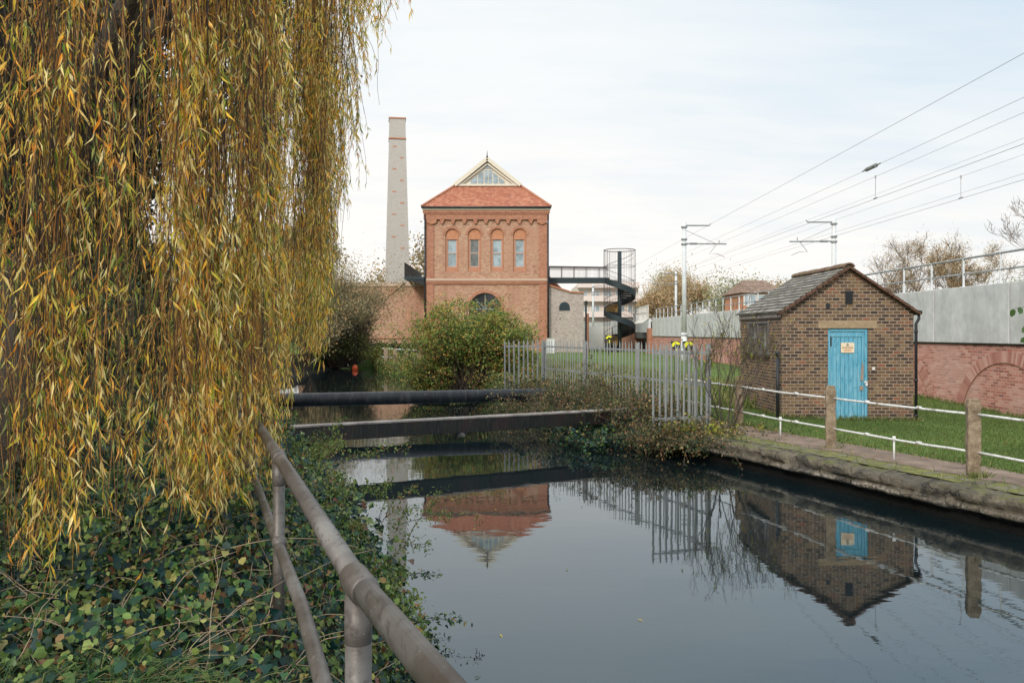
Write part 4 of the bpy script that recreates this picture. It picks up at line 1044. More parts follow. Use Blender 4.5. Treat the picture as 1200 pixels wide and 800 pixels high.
m=MB(); m.box(aX(688.6),aX(691),74,74.4,.3,aZ(367)); tag(m.build('brick_gatepost',M['red_brick'],at=(6.9,74,.5)),'thin red brick gatepost beside the black downpipe of the grey annex','gatepost')
# footbridge
fb=thing('footbridge',(6,75,7.4),'dark steel footbridge with thin railings from engine house to spiral staircase','footbridge')
f=lambda p:2.5+(390-p)*75/950
m=MB(); m.box(X1+.2,9.0,74.6,75.8,f(331.5),f(325.5)); m.build('deck',M['teal'],fb)
for yy in (74.62,75.78):
    m=MB(); m.bar((X1+.2,yy,f(312.5)),(8.9,yy,f(313.5)),.07,.08)
    for z in (.22,): m.bar((X1+.2,yy,f(314.8)),(8.9,yy,f(316)),.04,.04)
    m.build('handrail',M['rusty_rail'],fb)
    m=MB(); k=0
    for x in np.arange(X1+.3,8.9,.115): m.bar((x,yy,f(325.4)),(x,yy,f(313.2)),.010 if k%10 else .05,.010 if k%10 else .04); k+=1
    m.build('railing_bars',M['rusty_rail'],fb)
# spiral staircase
SXc,SYc,SR=9.95,75.0,1.40; zdk=7.35; zg=.8
st=thing('spiral_staircase',(SXc,SYc,zg),'dark spiral staircase in a cage of thin bars at the end of the footbridge','staircase')
m=MB(); m.tube([(SXc,SYc,zg),(SXc,SYc,10.05)],.17,12); m.build('centre_pole',M['teal'],st,smooth=True)
pitch=3.05; 
# front face passes left to right while descending: angle measured from +x, going a=PI (left) -> 3PI/2 (front) -> 2PI (right)
ang=lambda z: PI+ (zdk-z)/pitch*2*PI + R(20)
def hp(z,r,dz=0): a=ang(z); return Vector((SXc+r*math.cos(a),SYc+r*math.sin(a),z+dz))
for r in (SR,):
    m=MB(); zs_=np.arange(zdk,zg,-.045); V=[];F=[]
    for z in zs_:
        for (rr,dz) in ((r,-.32),(r+.05,-.32),(r+.05,.24),(r,.24)): V.append(hp(z,rr,dz))
    for i in range(len(zs_)-1):
        for j in range(4): F.append((i*4+j,i*4+(j+1)%4,(i+1)*4+(j+1)%4,(i+1)*4+j))
    m.add(V,F); m.build('stringer',M['teal'],st,smooth=False)
z=zdk-.1; tz=mat_flat('ochre_tread',(.40,.25,.08),.6)
tp=[]
while z>zg+.05 and len(tp)<40:
    a0=ang(z); a1=a0+.19*2*PI/pitch*1.04
    P=[(.15*math.cos(a0),.15*math.sin(a0)),(SR*math.cos(a0),SR*math.sin(a0)),(SR*math.cos(a1),SR*math.sin(a1)),(.15*math.cos(a1),.15*math.sin(a1))]
    V=[(SXc+p[0],SYc+p[1],z+dz) for dz in (-.04,0) for p in P]+[(SXc+P[k][0],SYc+P[k][1],z-.19) for k in (0,1)]
    m=MB(); m.add(V,[(3,2,1,0),(4,5,6,7),(0,1,5,4),(1,2,6,5),(2,3,7,6),(3,0,4,7),(0,1,9,8)])
    behind=math.sin((a0+a1)/2)>0
    m.build('tread',tz if behind and math.cos(a0)<0 else M['teal'],st); 
    m.V=V; m.F=[]; z-=.19
for dz,r in ((1.0,.022),(.55,.014)):
    m=MB(); m.tube([hp(z,SR-.04,dz) for z in np.arange(zdk+1.6,zg,-.07)],r,5); m.build('handrail',M['rusty_rail'],st,smooth=True)
for k in range(3):
    zr=(10.15,8.65,zdk)[k]; m=MB(); m.tube([(SXc+(SR+.04)*math.cos(a),SYc+(SR+.04)*math.sin(a),zr) for a in np.linspace(0,2*PI,40)],.035 if k==0 else .02,5,cap=False); m.build('ring',M['rusty_rail'],st,smooth=True)
cb=None
for k in range(44):
    a=2*PI*k/44; th=.028 if k%11==4 else .011
    m=MB(); m.bar((SXc+(SR+.06)*math.cos(a),SYc+(SR+.06)*math.sin(a),zg),(SXc+(SR+.06)*math.cos(a),SYc+(SR+.06)*math.sin(a),10.15),th*1.2,th*1.2); m.build('cage_bar',M['rusty_rail'],st)
m=MB(); n=20; m.add([(SXc,SYc,zdk+.0)]+[(SXc+SR*math.cos(PI*.55+k*PI*.6/n),SYc+SR*math.sin(PI*.55+k*PI*.6/n),zdk) for k in range(n+1)],[(0,k+1,k+2) for k in range(n)]); m.build('landing',M['teal'],st)

# ------------------------------------------------------------------ far buildings
def house(name,label,cat,x0,x1,y,dep,z1,zr,wallm,roofm,winrows,inset=.0,nwin=3,winm=None):
    r=thing(name,((x0+x1)/2,y,.8),label,cat)
    m=MB(); m.box(x0,x1,y,y+dep,.3,z1); m.build('wall',wallm,r)
    if zr:
        o=.4; V=[(x0-o,y-o,z1),(x1+o,y-o,z1),(x1+o,y+dep+o,z1),(x0-o,y+dep+o,z1),(x0+inset,y+dep/2,zr),(x1-inset,y+dep/2,zr)]
        link_mesh('roof',V,[(0,1,5,4),(1,2,5),(2,3,4,5),(3,0,4),(3,2,1,0)],roofm,r)
    for z in winrows:
        for k in range(nwin):
            xx=x0+(x1-x0)*(k+.5)/nwin; m=MB(); m.box(xx-.75,xx+.75,y-.06,y-.003,z,z+1.3); wn=m.build('window',M['white'],r)
            m=MB(); m.box(xx-.62,xx-.05,y-.09,y-.062,z+.12,z+1.18); m.box(xx+.05,xx+.62,y-.09,y-.062,z+.12,z+1.18); m.build('pane',M['glass_sky'],wn)
    return r
k=92/950
house('brick_house','distant orange brick house with brown tiled roof seen over the hut roof','house',(871-600)*k,(919-600)*k,92,8,2.5+47*k,2.5+64*k,mat_flat('far_orange_brick',(.50,.24,.13),.9),M['brown_tile'],(2.5+38*k-.6,),inset=1.0)
k=130/950
fl=house('apartment_block','pale block of flats with banded balconies far behind the spiral staircase','building',(676-600)*k,(748-600)*k,130,12,2.5+56*k,None,mat_flat('far_cream_wall',(.62,.55,.48),.9),None,(3.0,5.6,8.0),nwin=5)
for z in (2.4,5.0,7.5,9.7):
    m=MB(); m.box((676-600)*k,(748-600)*k,128.8,129.8,z,z+.9); m.build('balcony',mat_flat('far_balcony',(.72,.62,.57),.9) if z==2.4 else bpy.data.materials['far_balcony'],fl)
m=MB(); m.box(7.2,11.8,96,97,.5,3.3); tag(m.build('site_hoarding',M['white'],at=(9.5,96,.5)),'plain white hoarding behind the spiral staircase and grey annex','hoarding')
# ------------------------------------------------------------------ small things on the lawn
r=thing('white_cabinet',(3.35,70,.8),'small white cabinet on the lawn in front of the grey annex','cabinet')
m=MB(); m.box(3.0,3.72,70,70.5,.7,1.98); m.build('body',M['white'],r,bevel=.02); m=MB(); m.box(2.96,3.76,69.95,70.55,1.983,2.03); m.build('lid',M['white'],r)
m=MB(); m.box(3.03,3.35,69.975,69.997,.9,1.9); m.box(3.37,3.69,69.975,69.997,.9,1.9); m.build('door',M['galv_pale'],r)
r=thing('park_bench',(.4,40,.65),'small dark bench on the lawn behind the left palisade wing','bench')
m=MB(); m.box(.12,.58,40,40.35,1.0,1.06); m.build('seat',M['black'],r); m=MB(); m.box(.12,.58,40.36,40.4,1.1,1.32); m.build('backrest',M['black'],r)
for xx in (.15,.51): m=MB(); m.box(xx,xx+.05,40,40.35,.6,.997); m.build('leg',M['black'],r)
r=thing('bank_railing',(-8,51,.6),'pale railing with concrete posts on the far bank beside the big green bush','railing')
for (x,y) in ((-8.0,51.5),(-7.2,50),(-6.3,48.2),(-5.3,46.2)):
    m=MB(); m.box(x-.12,x+.12,y-.12,y+.12,.4,1.55); m.build('post',M['post_concrete'],r,at=(x,y,.6))
for z in (1.5,.95):
    m=MB(); m.tube([(-8.4,52.6,z),(-4.6,44.8,z)],.04,6); m.build('rail',M['galv_pale'],r)
m=MB(); m.tube([(-6.75,52,.6),(-6.75,52,1.5)],[.22,.27],10); m.tube([(-6.75,52,1.5),(-6.75,52,1.56)],.30,10)
tag(m.build('litter_bin',M['black'],at=(-6.75,52,.6)),'small black litter bin behind the pale railing on the far bank','bin')
m=MB(); n=14
for i in range(9):
    a=PI*i/8
    for j in range(n): m.V.append((-10.55+.21*math.sin(a)*math.cos(2*PI*j/n),54.5+.21*math.sin(a)*math.sin(2*PI*j/n),.12+.25*math.cos(a)))
for i in range(8):
    for j in range(n): m.F.append((i*n+j,(i+1)*n+j,(i+1)*n+(j+1)%n,i*n+(j+1)%n))
by=thing('mooring_buoy',(-10.55,54.5,.1),'round orange buoy floating at the far end of the canal','buoy'); m.build('float',M['orange'],by,smooth=True)
m=MB(); m.tube([(-10.55,54.5,.36),(-10.55,54.5,.45)],.03,6); m.build('eye',M['black'],by)
def marker(x,y,z,lab,s=1.0):
    r=thing('hazard_marker',(x,y,z-.5),lab,'marker','yellow and black markers')
    m=MB(); m.tube([(x,y,.5),(x,y,z)],.03,6); m.build('post',M['black'],r)
    m=MB(); m.prism_y([(x-.24*s,z-.12*s),(x-.26*s,z+.22*s),(x+.22*s,z+.24*s),(x+.26*s,z-.1*s),(x+.1*s,z-.3*s)][::-1],y-.02,y+.02); m.build('plate',M['black'],r)
    m=MB()
    for q in range(7):
        a0=R(185-q*22);a1=R(185-(q+1)*22); m.prism_y([(x+.04*s+s*rr*math.cos(a),z-.05*s+s*rr*math.sin(a)) for rr,a in ((.12,a0),(.26,a0),(.26,a1),(.12,a1))],y-.05,y-.022)
    m.box(x+.02*s,x+.12*s,y-.05,y-.022,z-.42*s,z-.16*s)
    m.build('yellow_stripe',M['yellow'],r)
marker(6.24,31,2.02,'left one of two yellow and black markers above the near palisade wing',.72)
marker(6.72,31,2.0,'right one of two yellow and black markers above the near palisade wing',.8)
marker(7.15,60,2.12,'lone yellow and black marker at the foot of the spiral staircase',.9)

# ------------------------------------------------------------------ vegetation
def grow(p, d, L, r, depth, maxd, rs, segs, tips, wob=.25, up=.12, split=(2,4), spread=.75, shrink=.68):
    """recursive limbs; segs collects polylines, tips the outer twigs"""
    k = 5; pts=[Vector(p)]; dd=Vector(d)
    for i in range(k):
        dd = (dd + Vector((rs.uniform(-wob,wob),rs.uniform(-wob,wob),rs.uniform(-wob,wob)+up))*.5).normalized()
        pts.append(pts[-1]+dd*(L/k))
    r1 = r*.55
    segs.append((pts,[r+(r1-r)*i/k for i in range(k+1)],depth))
    if depth>=maxd:
        tips.append((pts[-1],dd,L)); tips.append((pts[3],dd,L)); return
    if depth>=maxd-1: tips.append((pts[-1],dd,L))
    for c in range(rs.randint(*split)):
        i = rs.randint(2,k); q=pts[i]
        nd=(dd+Vector((rs.gauss(0,spread),rs.gauss(0,spread),rs.gauss(.05,spread*.6)))).normalized()
        grow(q,nd,L*shrink*rs.uniform(.8,1.2),max((r+(r1-r)*i/k)*.6,.0015),depth+1,maxd,rs,segs,tips,wob,up,split,spread,shrink)
def tree(name,label,cat,loc,h,mat_l,nleaf,lsize,seed,maxd=5,bare=False,trunk_r=None,spread=.75,up=.12,group=None,twig=None,fuzz=.5,stems=1,lean=(0,0),split=(2,4),Lf=.34,wratio=.6,shape='diamond',minr=0.0,down=0.0):
    rs=random.Random(seed); root=thing(name,loc,label,cat,group); segs=[];tips=[]
    tr=trunk_r or h*.022
    for s in range(stems):
        d=Vector((lean[0]+(rs.uniform(-.6,.6) if stems>1 else rs.uniform(-.08,.08)),lean[1]+(rs.uniform(-.6,.6) if stems>1 else rs.uniform(-.08,.08)),1)).normalized()
        grow(Vector(loc)-Vector((0,0,.2)),d,h*Lf,tr,0,maxd,rs,segs,tips,spread=spread,up=up,split=split)
    top=max(max(p.z for p in s[0]) for s in segs); sc_=h/(top-loc[2]); L0=Vector(loc)
    segs=[([L0+(p-L0)*sc_ for p in pts],rr,dp) for pts,rr,dp in segs]; tips=[(L0+(p-L0)*sc_,d,L*sc_) for p,d,L in tips]
    a=MB();b=MB()
    for pts,rr,dp in segs:
        (a if dp<=1 else b).tube(pts,[max(x,minr) for x in rr],8 if dp==0 else (5 if dp<3 else 3),cap=False)
    a.build('trunk',M['bark'],root,smooth=True); b.build('branches',twig or M['twig'],root,smooth=True)
    if nleaf:
        idx=RNG.integers(0,len(tips),nleaf); TP=np.array([tuple(t_[0]) for t_ in tips]); TD=np.array([tuple(t_[1]) for t_ in tips]); TL=np.array([t_[2] for t_ in tips])
        P=TP[idx]-TD[idx]*TL[idx][:,None]*RNG.uniform(0,.9,nleaf)[:,None]+RNG.normal(size=(nleaf,3))*(fuzz*TL[idx][:,None])
        P[:,2]=np.maximum(P[:,2],loc[2]+.02)
        D=rand_dirs(nleaf)+np.array([0,0,-down])
        L=RNG.uniform(.6,1.3,nleaf)*lsize
        leaves('crown',P,D,rand_dirs(nleaf),L,L*wratio,mat_l,root,shape)
    return root

# --- weeping willow
HP=[-600,0,100,150,200,250,290,312,330,350,372,392,408,422,440,465]; HY=[700,690,675,645,625,615,590,545,490,450,415,345,270,170,80,15]
def build_willow():
    rs=random.Random(3)
    root=thing('weeping_willow',(-4.6,7.6,.95),'big weeping willow trailing curtains of yellow and green leaves over the handrail and ivy','tree')
    bd_y=[2.9,3.3,3.9,5.0,6.5,8.0,10,12]; bd_x=[-2.1,-1.66,-1.46,-1.46,-1.40,-1.75,-2.6,-4.2]
    S=[]; hubs=[(rs.uniform(-8,-.5),rs.uniform(2.9,11.5)) for _ in range(230)]
    def add(x,y,short=None):
        hb=min(hubs,key=lambda q:(q[0]-x)**2+(q[1]-y)**2); k_=rs.uniform(.45,.9); x0_=x
        x+=(hb[0]-x)*k_; y+=(hb[1]-y)*k_
        lim=float(np.interp(y,bd_y,bd_x))+.05
        if x>lim and short is None: x=lim-rs.random()*.1
        px=600+950*x/y
        hy=float(np.interp(px,HP,HY)); z0=2.5-(hy-390)*y/950
        z0=max(z0+ (abs(rs.gauss(0,.22)) if short is None else short)+.30*max(0,mnoise.noise(Vector((x*2.3,y*2.3,4)))), gl(x,y)+.10 if px<340 else .6)
        top=7.2-.07*((x+4.4)**2+(y-7.2)**2)+rs.uniform(-.5,.3)
        S.append((x,y,z0,max(top,z0+1.2)))
    for _ in range(600):   # outer curtain along the edge facing the water
        y=rs.uniform(2.95,9.5); x=np.interp(y,bd_y,bd_x)-abs(rs.gauss(0,.28))
        add(x,y)
    for _ in range(270):   # front face towards the camera
        y=rs.uniform(3.2,4.6); x=rs.uniform(-4.2,np.interp(y,bd_y,bd_x)); add(x,y)
    for _ in range(430):   # inside and far side
        y=rs.uniform(4.2,11.5); x=rs.uniform(-.72*y-1.0,np.interp(y,bd_y,bd_x)); add(x,y,rs.uniform(0,1.1)**2)
    for _ in range(60):    # sprays swinging out beyond the edge, high up only
        y=rs.uniform(5.5,7.5); x=-.178*y+rs.uniform(-.12,.14); add(x,y,rs.uniform(0,.7))
    for _ in range(130):   # side away from the camera view, for the tree's own shape
        y=rs.uniform(3,11); x=rs.uniform(-9,-.72*y-1.0); add(x,y,rs.uniform(0,1.5))
    S=np.array(S); n=len(S); K=16
    u=np.linspace(0,1,K)[None,:]
    zt=S[:,3:4]; zb=S[:,2:3]; Z=zt+(zb-zt)*u
    Ls=(zt-zb)
    ph=RNG.uniform(0,2*PI,(n,1)); ph2=RNG.uniform(0,2*PI,(n,1)); am=RNG.uniform(.02,.09,(n,1))
    dx=RNG.normal(0,.16,(n,1)); dy=RNG.normal(0,.16,(n,1))
    # strands drift sideways towards the bottom; the root of every strand sits on the limb above
    Xp=S[:,0:1]+dx*(u-.6)+am*np.sin(ph+u*7)+.02*np.sin(ph2+u*19)
    Yp=S[:,1:2]+dy*(u-.6)+am*np.cos(ph2+u*6)
    PTS=np.stack([Xp,Yp,Z],-1)
    RAD=np.repeat(np.linspace(.0036,.0012,K)[None,:],n,0)*RNG.uniform(.7,1.3,(n,1))
    strands_mesh('hanging_twigs',PTS,RAD,M['willow_twig'],root)
    # short side twigs
    q=2900; si=RNG.integers(0,n,q); uu=RNG.uniform(.25,.95,q); f=uu*(K-1); i0=f.astype(int); fr=(f-i0)[:,None]
    B=PTS[si,i0]*(1-fr)+PTS[si,np.minimum(i0+1,K-1)]*fr
    Lt=RNG.uniform(.25,.8,q); out=RNG.normal(0,.35,(q,2)); k2=7; v=np.linspace(0,1,k2)[None,:,None]
    off=np.zeros((q,1,3)); off[:,0,:2]=out*Lt[:,None]*.8
    T2=B[:,None,:]+off*np.sqrt(v)+np.array([0,0,-1.0])*(Lt[:,None,None]*v**1.3)
    gz_=np.array([gl(a,b)+.08 for a,b in T2[:,-1,:2]]); T2=T2[T2[:,-1,2]>gz_]
    T2=T2[np.array([ (600+950*p[-1,0]/p[-1,1])<340 or p[-1,2]>2.5-(float(np.interp(600+950*p[-1,0]/p[-1,1],HP,HY))-385)*p[-1,1]/950 for p in T2])]
    strands_mesh('side_twigs',T2,np.repeat(np.linspace(.0022,.0009,k2)[None,:],len(T2),0),M['willow_twig'],root)
    # leaves along twigs
    def along(PT,per_m,lo,jit):
        seg=np.linalg.norm(np.diff(PT,axis=1),axis=2).sum(1); cnt=np.maximum((seg*per_m*RNG.uniform(.35,1.25,len(seg))).astype(int),1)
        idx=np.repeat(np.arange(len(seg)),cnt); K_=PT.shape[1]
        uu=RNG.uniform(lo,1,len(idx)); f=uu*(K_-1)*.999; i0=f.astype(int); fr=(f-i0)[:,None]
        P=PT[idx,i0]*(1-fr)+PT[idx,i0+1]*fr; T=unit(PT[idx,i0+1]-PT[idx,i0])
        return P,T
    P1,T1=along(PTS,29,.03,0); P3,T3=along(T2,58,.1,0)
    P=np.concatenate([P1,P3]); T=np.concatenate([T1,T3]); N=len(P)
    keep=np.ones(N,bool); keep[P[:,2]>6.2]=RNG.uniform(size=(P[:,2]>6.2).sum())<.5
    px=600+950*P[:,0]/P[:,1]; th=(px>-80)&(px<205)&(P[:,1]<9)&(RNG.uniform(size=N)<.45)   # thinner on the shaded side
    keep&=~th
    cl=np.array([mnoise.noise(Vector((p[0]*3.1,p[1]*3.1,p[2]*2.2))) for p in P]); keep&=(cl>-.02)|(RNG.uniform(size=N)<.12)
    P=P[keep];T=T[keep];N=len(P)
    side=unit(np.cross(T,rand_dirs(N)))
    ang=RNG.uniform(.25,.85,N)[:,None]
    D=T*np.cos(ang)+side*np.sin(ang)+np.array([0,0,-.25])
    L=RNG.uniform(.038,.092,N); Wd=L*RNG.uniform(.10,.17,N)
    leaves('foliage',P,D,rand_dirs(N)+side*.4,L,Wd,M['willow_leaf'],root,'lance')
    # trunk and limbs reaching to the dome
    m=MB(); base=Vector((-4.6,7.6,.6))
    m.tube([base,base+Vector((.05,0,1.2)),base+Vector((-.05,.1,2.6))],[.46,.36,.33],14)
    tops=[]
    for k in range(11):
        a=2*PI*k/11+rs.uniform(-.2,.2); rr=rs.uniform(1.8,3.2); z=7.0-.07*rr*rr
        e=base+Vector((rr*math.cos(a),rr*math.sin(a)*1.1,z-.6)); s0=base+Vector((-.05,.1,rs.uniform(2.0,2.6)))
        md=s0.lerp(e,.5)+Vector((0,0,.8)); pts=[s0,s0.lerp(md,.5)+Vector((0,0,.25)),md,md.lerp(e,.5)+Vector((0,0,.2)),e]
        m.tube(pts,[.17,.13,.10,.06,.03],8); tops+=pts[2:]
        for j in range(6):
            b=pts[rs.randint(2,4)]; e2=b+Vector((rs.uniform(-1.4,1.4),rs.uniform(-1.4,1.4),rs.uniform(-.2,.5)))
            m.tube([b,b.lerp(e2,.5)+Vector((0,0,.2)),e2],[.04,.025,.01],5)
    m.build('trunk',M['bark'],root,smooth=True)
build_willow()

# --- ivy and undergrowth on the left bank
def bank_points(n,y0,y1,d0,d1,lift=.12,near=1.0):
    P=[];N=[]
    while len(P)<n:
        y=y0+(y1-y0)*random.random()**near; d=random.uniform(d0,d1); x=xl(y)-d
        if x < -.70*y-1.2: continue
        h=gl(x,y); e=.05
        nx=-(gl(x+e,y)-h)/e; ny=-(gl(x,y+e)-h)/e
        P.append((x,y,h)); N.append((nx,ny,1))
    return np.array(P),unit(np.array(N))
def cover(name,n,y0,y1,d0,d1,mat,size,shape,lift,near=1.0,label=None,wr=1.0):
    P,N=bank_points(n,y0,y1,d0,d1,near=near)
    hump=np.array([.16*mnoise.noise(Vector((p[0]*1.7,p[1]*1.7,1)))+.10*mnoise.noise(Vector((p[0]*4.5,p[1]*4.5,5))) for p in P])
    P=P+N*(RNG.uniform(.0,lift,n)+np.maximum(hump,-.05))[:,None]
    nn=unit(N+RNG.normal(0,.60,(n,3))); D=np.cross(nn,rand_dirs(n))+np.array([.15,-.5,-.35])
    L=RNG.uniform(.6,1.25,n)*size
    return leaves(name,P,D,nn,L,L*wr,mat,None,shape)
tag(cover('ivy_ground_cover',36000,1.3,9,-.05,6.5,M['ivy'],.046,'ivy',.30,1.2),kind='stuff')
tag(cover('broad_leaf_cover',26000,1.3,9,-.05,6.5,M['ivy2'],.040,'oval',.36,1.2,wr=.85),kind='stuff')
tag(cover('small_leaf_cover',22000,1.3,7,-.05,5.5,M['pale_leaf'],.022,'oval',.38,1.2,wr=.7),kind='stuff')
tag(cover('bank_undergrowth',16000,8,30,-.3,7,M['ivy'],.10,'ivy',.35,1.0),kind='stuff')
tag(cover('fallen_leaves',3800,1.4,8,0,5.0,M['brown_leaf'],.05,'oval',.26,1.0,wr=.6),kind='stuff')
tag(cover('creeper_leaves',5500,1.3,7,-.1,3.6,M['pale_leaf'],.040,'ivy',.36,1.1,wr=.9),kind='stuff')
# grass tufts and dead stems in the corner
n=1900; P=[]
while len(P)<n:
    cy=random.uniform(1.9,2.75); cx_=random.uniform(-.66*cy,-.14*cy-.1)
    if mnoise.noise(Vector((cx_*2.2,cy*2.2,8)))<.0: continue
    P.append((cx_,cy,gl(cx_,cy)+.16))
P=np.array(P); K=6; u=np.linspace(0,1,K)[None,:,None]; Lg=RNG.uniform(.14,.36,n)
dirn=np.stack([RNG.normal(.15,.5,n),RNG.normal(0,.5,n)],1)
PT=np.repeat(P[:,None,:],K,1); PT[...,:2]+=dirn[:,None,:]*Lg[:,None,None]*u**2; PT[...,2]+=(Lg[:,None]*(u[...,0]-.45*u[...,0]**2.5))
tag(strands_mesh('long_grass',PT,np.repeat(np.array([.0026,.0026,.0024,.0018,.0012,.0004])[None,:],n,0),M['grass_blade']),kind='stuff')
def canes(name,spots,mat,rad,label=None,kind='stuff',root=None,K=9):
    PT=[];RD=[]
    for (p,d,L,droop) in spots:
        p=np.array(p,float);d=np.array(d,float);pts=[]
        jx=random.uniform(0,9)
        for i in range(K):
            s=i/(K-1); w_=np.array([mnoise.noise(Vector((jx,s*2.5,0))),mnoise.noise(Vector((jx,s*2.5,4))),0])*L*.12
            pts.append(p+d*L*s+np.array([0,0,-droop*L*s*s])+w_)
        PT.append(pts);RD.append(np.linspace(rad,rad*.35,K)*random.uniform(.7,1.3))
    o=strands_mesh(name,np.array(PT),np.array(RD),mat,root,n=4)
    if root is None: tag(o,kind=kind)
    return np.array(PT)
sp=[]
for _ in range(340):
    y=random.uniform(1.9,4.8); x=random.uniform(-.64*y,-.14*y-.05)
    sp.append(((x,y,gl(x,y)+.15),(random.gauss(0,.6),random.gauss(0,.5),random.uniform(.4,1)),random.uniform(.18,.55),random.uniform(.1,.7)))
canes('dead_stems',sp,M['pale_stem'],.0028)
def leafy_cane_bush(name,label,cat,loc,n_canes,L,mat,lsize,per,rad,spread=(1,1,.6),base_r=.3,droop=.6,bias=(0,0,0),group=None,caner=.005,shape='oval',wr=.55,stem=None,zmin=.03,ground=None):
    root=thing(name,loc,label,cat,group); sp=[]
    for _ in range(n_canes):
        p=(loc[0]+random.gauss(0,base_r*rad[0]),loc[1]+random.gauss(0,base_r*rad[1]),loc[2])
        d=unit(np.array([random.gauss(bias[0],spread[0]),random.gauss(bias[1],spread[1]),abs(random.gauss(.5+bias[2],spread[2]))+.1]))
        sp.append((p,d,L*random.uniform(.45,1.15),droop*random.uniform(.3,1.2)))
    PT=canes('stems',sp,stem or M['twig'],caner,root=root)
    # leaves along canes
    n=len(PT)*per; ii=RNG.integers(0,len(PT),n); u=RNG.uniform(.12,1,n)**.8*7.99; i0=u.astype(int); fr=(u-i0)[:,None]
    P=PT[ii,i0]*(1-fr)+PT[ii,i0+1]*fr+RNG.normal(0,lsize*.9,(n,3)); P[:,2]=np.maximum(P[:,2],zmin)
    nn=unit(np.array([0,-.25,1.0])+RNG.normal(0,.6,(n,3))); D=rand_dirs(n)+np.array([0,-.2,-.3])
    Ls=RNG.uniform(.55,1.25,n)*lsize
    leaves('leaves',P,D,nn,Ls,Ls*wr,mat,root,shape)
    return root
# light green shrubs leaning over the water beside the handrail
for (x,y,nc,L,lab) in ((-1.25,5.4,30,.62,'light green leafy shrub leaning over the water beside the foreground handrail'),
                       (-2.05,8.3,40,.85,'pale green shrub on the left bank just below the flat beam'),
                       (-3.1,11.0,46,.95,'bushy green shrub at the left end of the flat beam'),
                       (-.55,3.9,16,.42,'low straggly shrub with reddish leaves at the water edge below the handrail')):
    leafy_cane_bush('bank_shrub',lab,'shrub',(x,y,max(gl(x,y),.25)),nc,L,M['pale_leaf'] if y>4.5 else M['brown_leaf'],.036 if y<9 else .045,95,(.9,.9),spread=(.75,.7,.5),base_r=.45,droop=.45,bias=(.35,-.15,.15),caner=.0032,wr=.5,zmin=.02)
# thin dark twigs trailing over the water
sp=[((-.85,5.6,.42),(.8,.1,.45),.62,.35),((-.62,4.6,.40),(.8,-.1,.5),.40,.45),((-1.05,6.4,.5),(.8,.2,.45),.6,.35)]
r_=thing('trailing_bramble',(-.6,5.0,.3),'dark leafed bramble sprays reaching out over the open water beside the handrail','bramble')
PT=canes('stems',[(p,d,L*random.uniform(.8,1.1),dr) for p,d,L,dr in sp for _ in range(3)],M['twig'],.003,root=r_)
n=300; ii=RNG.integers(0,len(PT),n); u=RNG.uniform(.2,1,n)*7.99; i0=u.astype(int); fr=(u-i0)[:,None]
P=PT[ii,i0]*(1-fr)+PT[ii,i0+1]*fr+RNG.normal(0,.018,(n,3))
leaves('leaves',P,rand_dirs(n)+np.array([.4,0,-.2]),unit(np.array([0,-.2,1])+RNG.normal(0,.5,(n,3))),.034,.017,M['ivy2'],r_,'oval')

mound_bush_spots=[((-11.7,57.6,.3),2.3,1.6,6.3,17000,.13,'grey_bush',61,'tall grey brown hedge bush filling in behind the orange buoy')]
# rough growth on the right bank beyond the pipe
n=26000; P=[]; N_=[]
while len(P)<n:
    y=random.uniform(25,57); d=abs(random.gauss(0,.9))-.15; x=xr(y)+d
    P.append((x,y,(gr(x,y) if d>.15 else random.uniform(.05,.5))+random.random()**2*.45))
P=np.array(P)
tag(leaves('bank_scrub',P,rand_dirs(n)+np.array([0,0,-.2]),unit(np.array([0,-.3,1])+RNG.normal(0,.5,(n,3))),RNG.uniform(.07,.15,n),.07,M['scrub'],None,'oval'),kind='stuff')
n=30000; P=[]
while len(P)<n:
    y=random.uniform(20,48); x=xr(y)+random.uniform(.6,7)
    P.append((x,y,gr(x,y)))
P=np.array(P); tag(leaves('rough_grass',P,np.stack([RNG.normal(0,.4,n),RNG.normal(0,.4,n),np.ones(n)],1),rand_dirs(n),RNG.uniform(.15,.50,n),.03,M['rough'],None,'diamond'),kind='stuff')
n=0; P=[]
def tuft_line(xa,ya,xb,yb,k,w_):
    for _ in range(k):
        u_=random.random(); x=xa+(xb-xa)*u_+random.gauss(0,w_); y=ya+(yb-ya)*u_+random.gauss(0,w_)
        if mnoise.noise(Vector((x*2,y*2,0)))>-.25: P.append((x,y,gr(x,y)))
tuft_line(6.0,18.28,9.2,18.26,900,.035); tuft_line(6.03,18.3,6.03,21.7,600,.03); tuft_line(11.93,9,11.93,30,2600,.04)
for (x,y) in posts: tuft_line(x-.15,y-.1,x+.15,y-.1,120,.05)
for y in np.arange(8,18,.02): 
    p_,n_=edge_frame(y); q_=p_+n_*(1.74+random.gauss(0,.07)); P.append((q_.x,q_.y,gr(q_.x,q_.y)))
    if random.random()<.35: q_=p_+n_*random.uniform(.1,.9); P.append((q_.x,q_.y,.44))
P=np.array(P); n=len(P)
tag(leaves('wall_foot_tufts',P,np.stack([RNG.normal(0,.5,n),RNG.normal(0,.5,n),np.ones(n)],1),rand_dirs(n),RNG.uniform(.06,.17,n),.013,M['rough'],None,'diamond'),kind='stuff')
n=22; P=[]
while len(P)<n:
    y=random.uniform(5.5,22); x=xl(y)+abs(random.gauss(0,1.6))+.15
    if x<xr(y)-.2: P.append((x,y,.006))
tag(leaves('floating_leaves',np.array(P),rand_dirs(n)*np.array([1,1,.02]),np.array([[0,0,1.0]]*n),.07,.014,M['willow_leaf'],None,'lance'),kind='stuff')
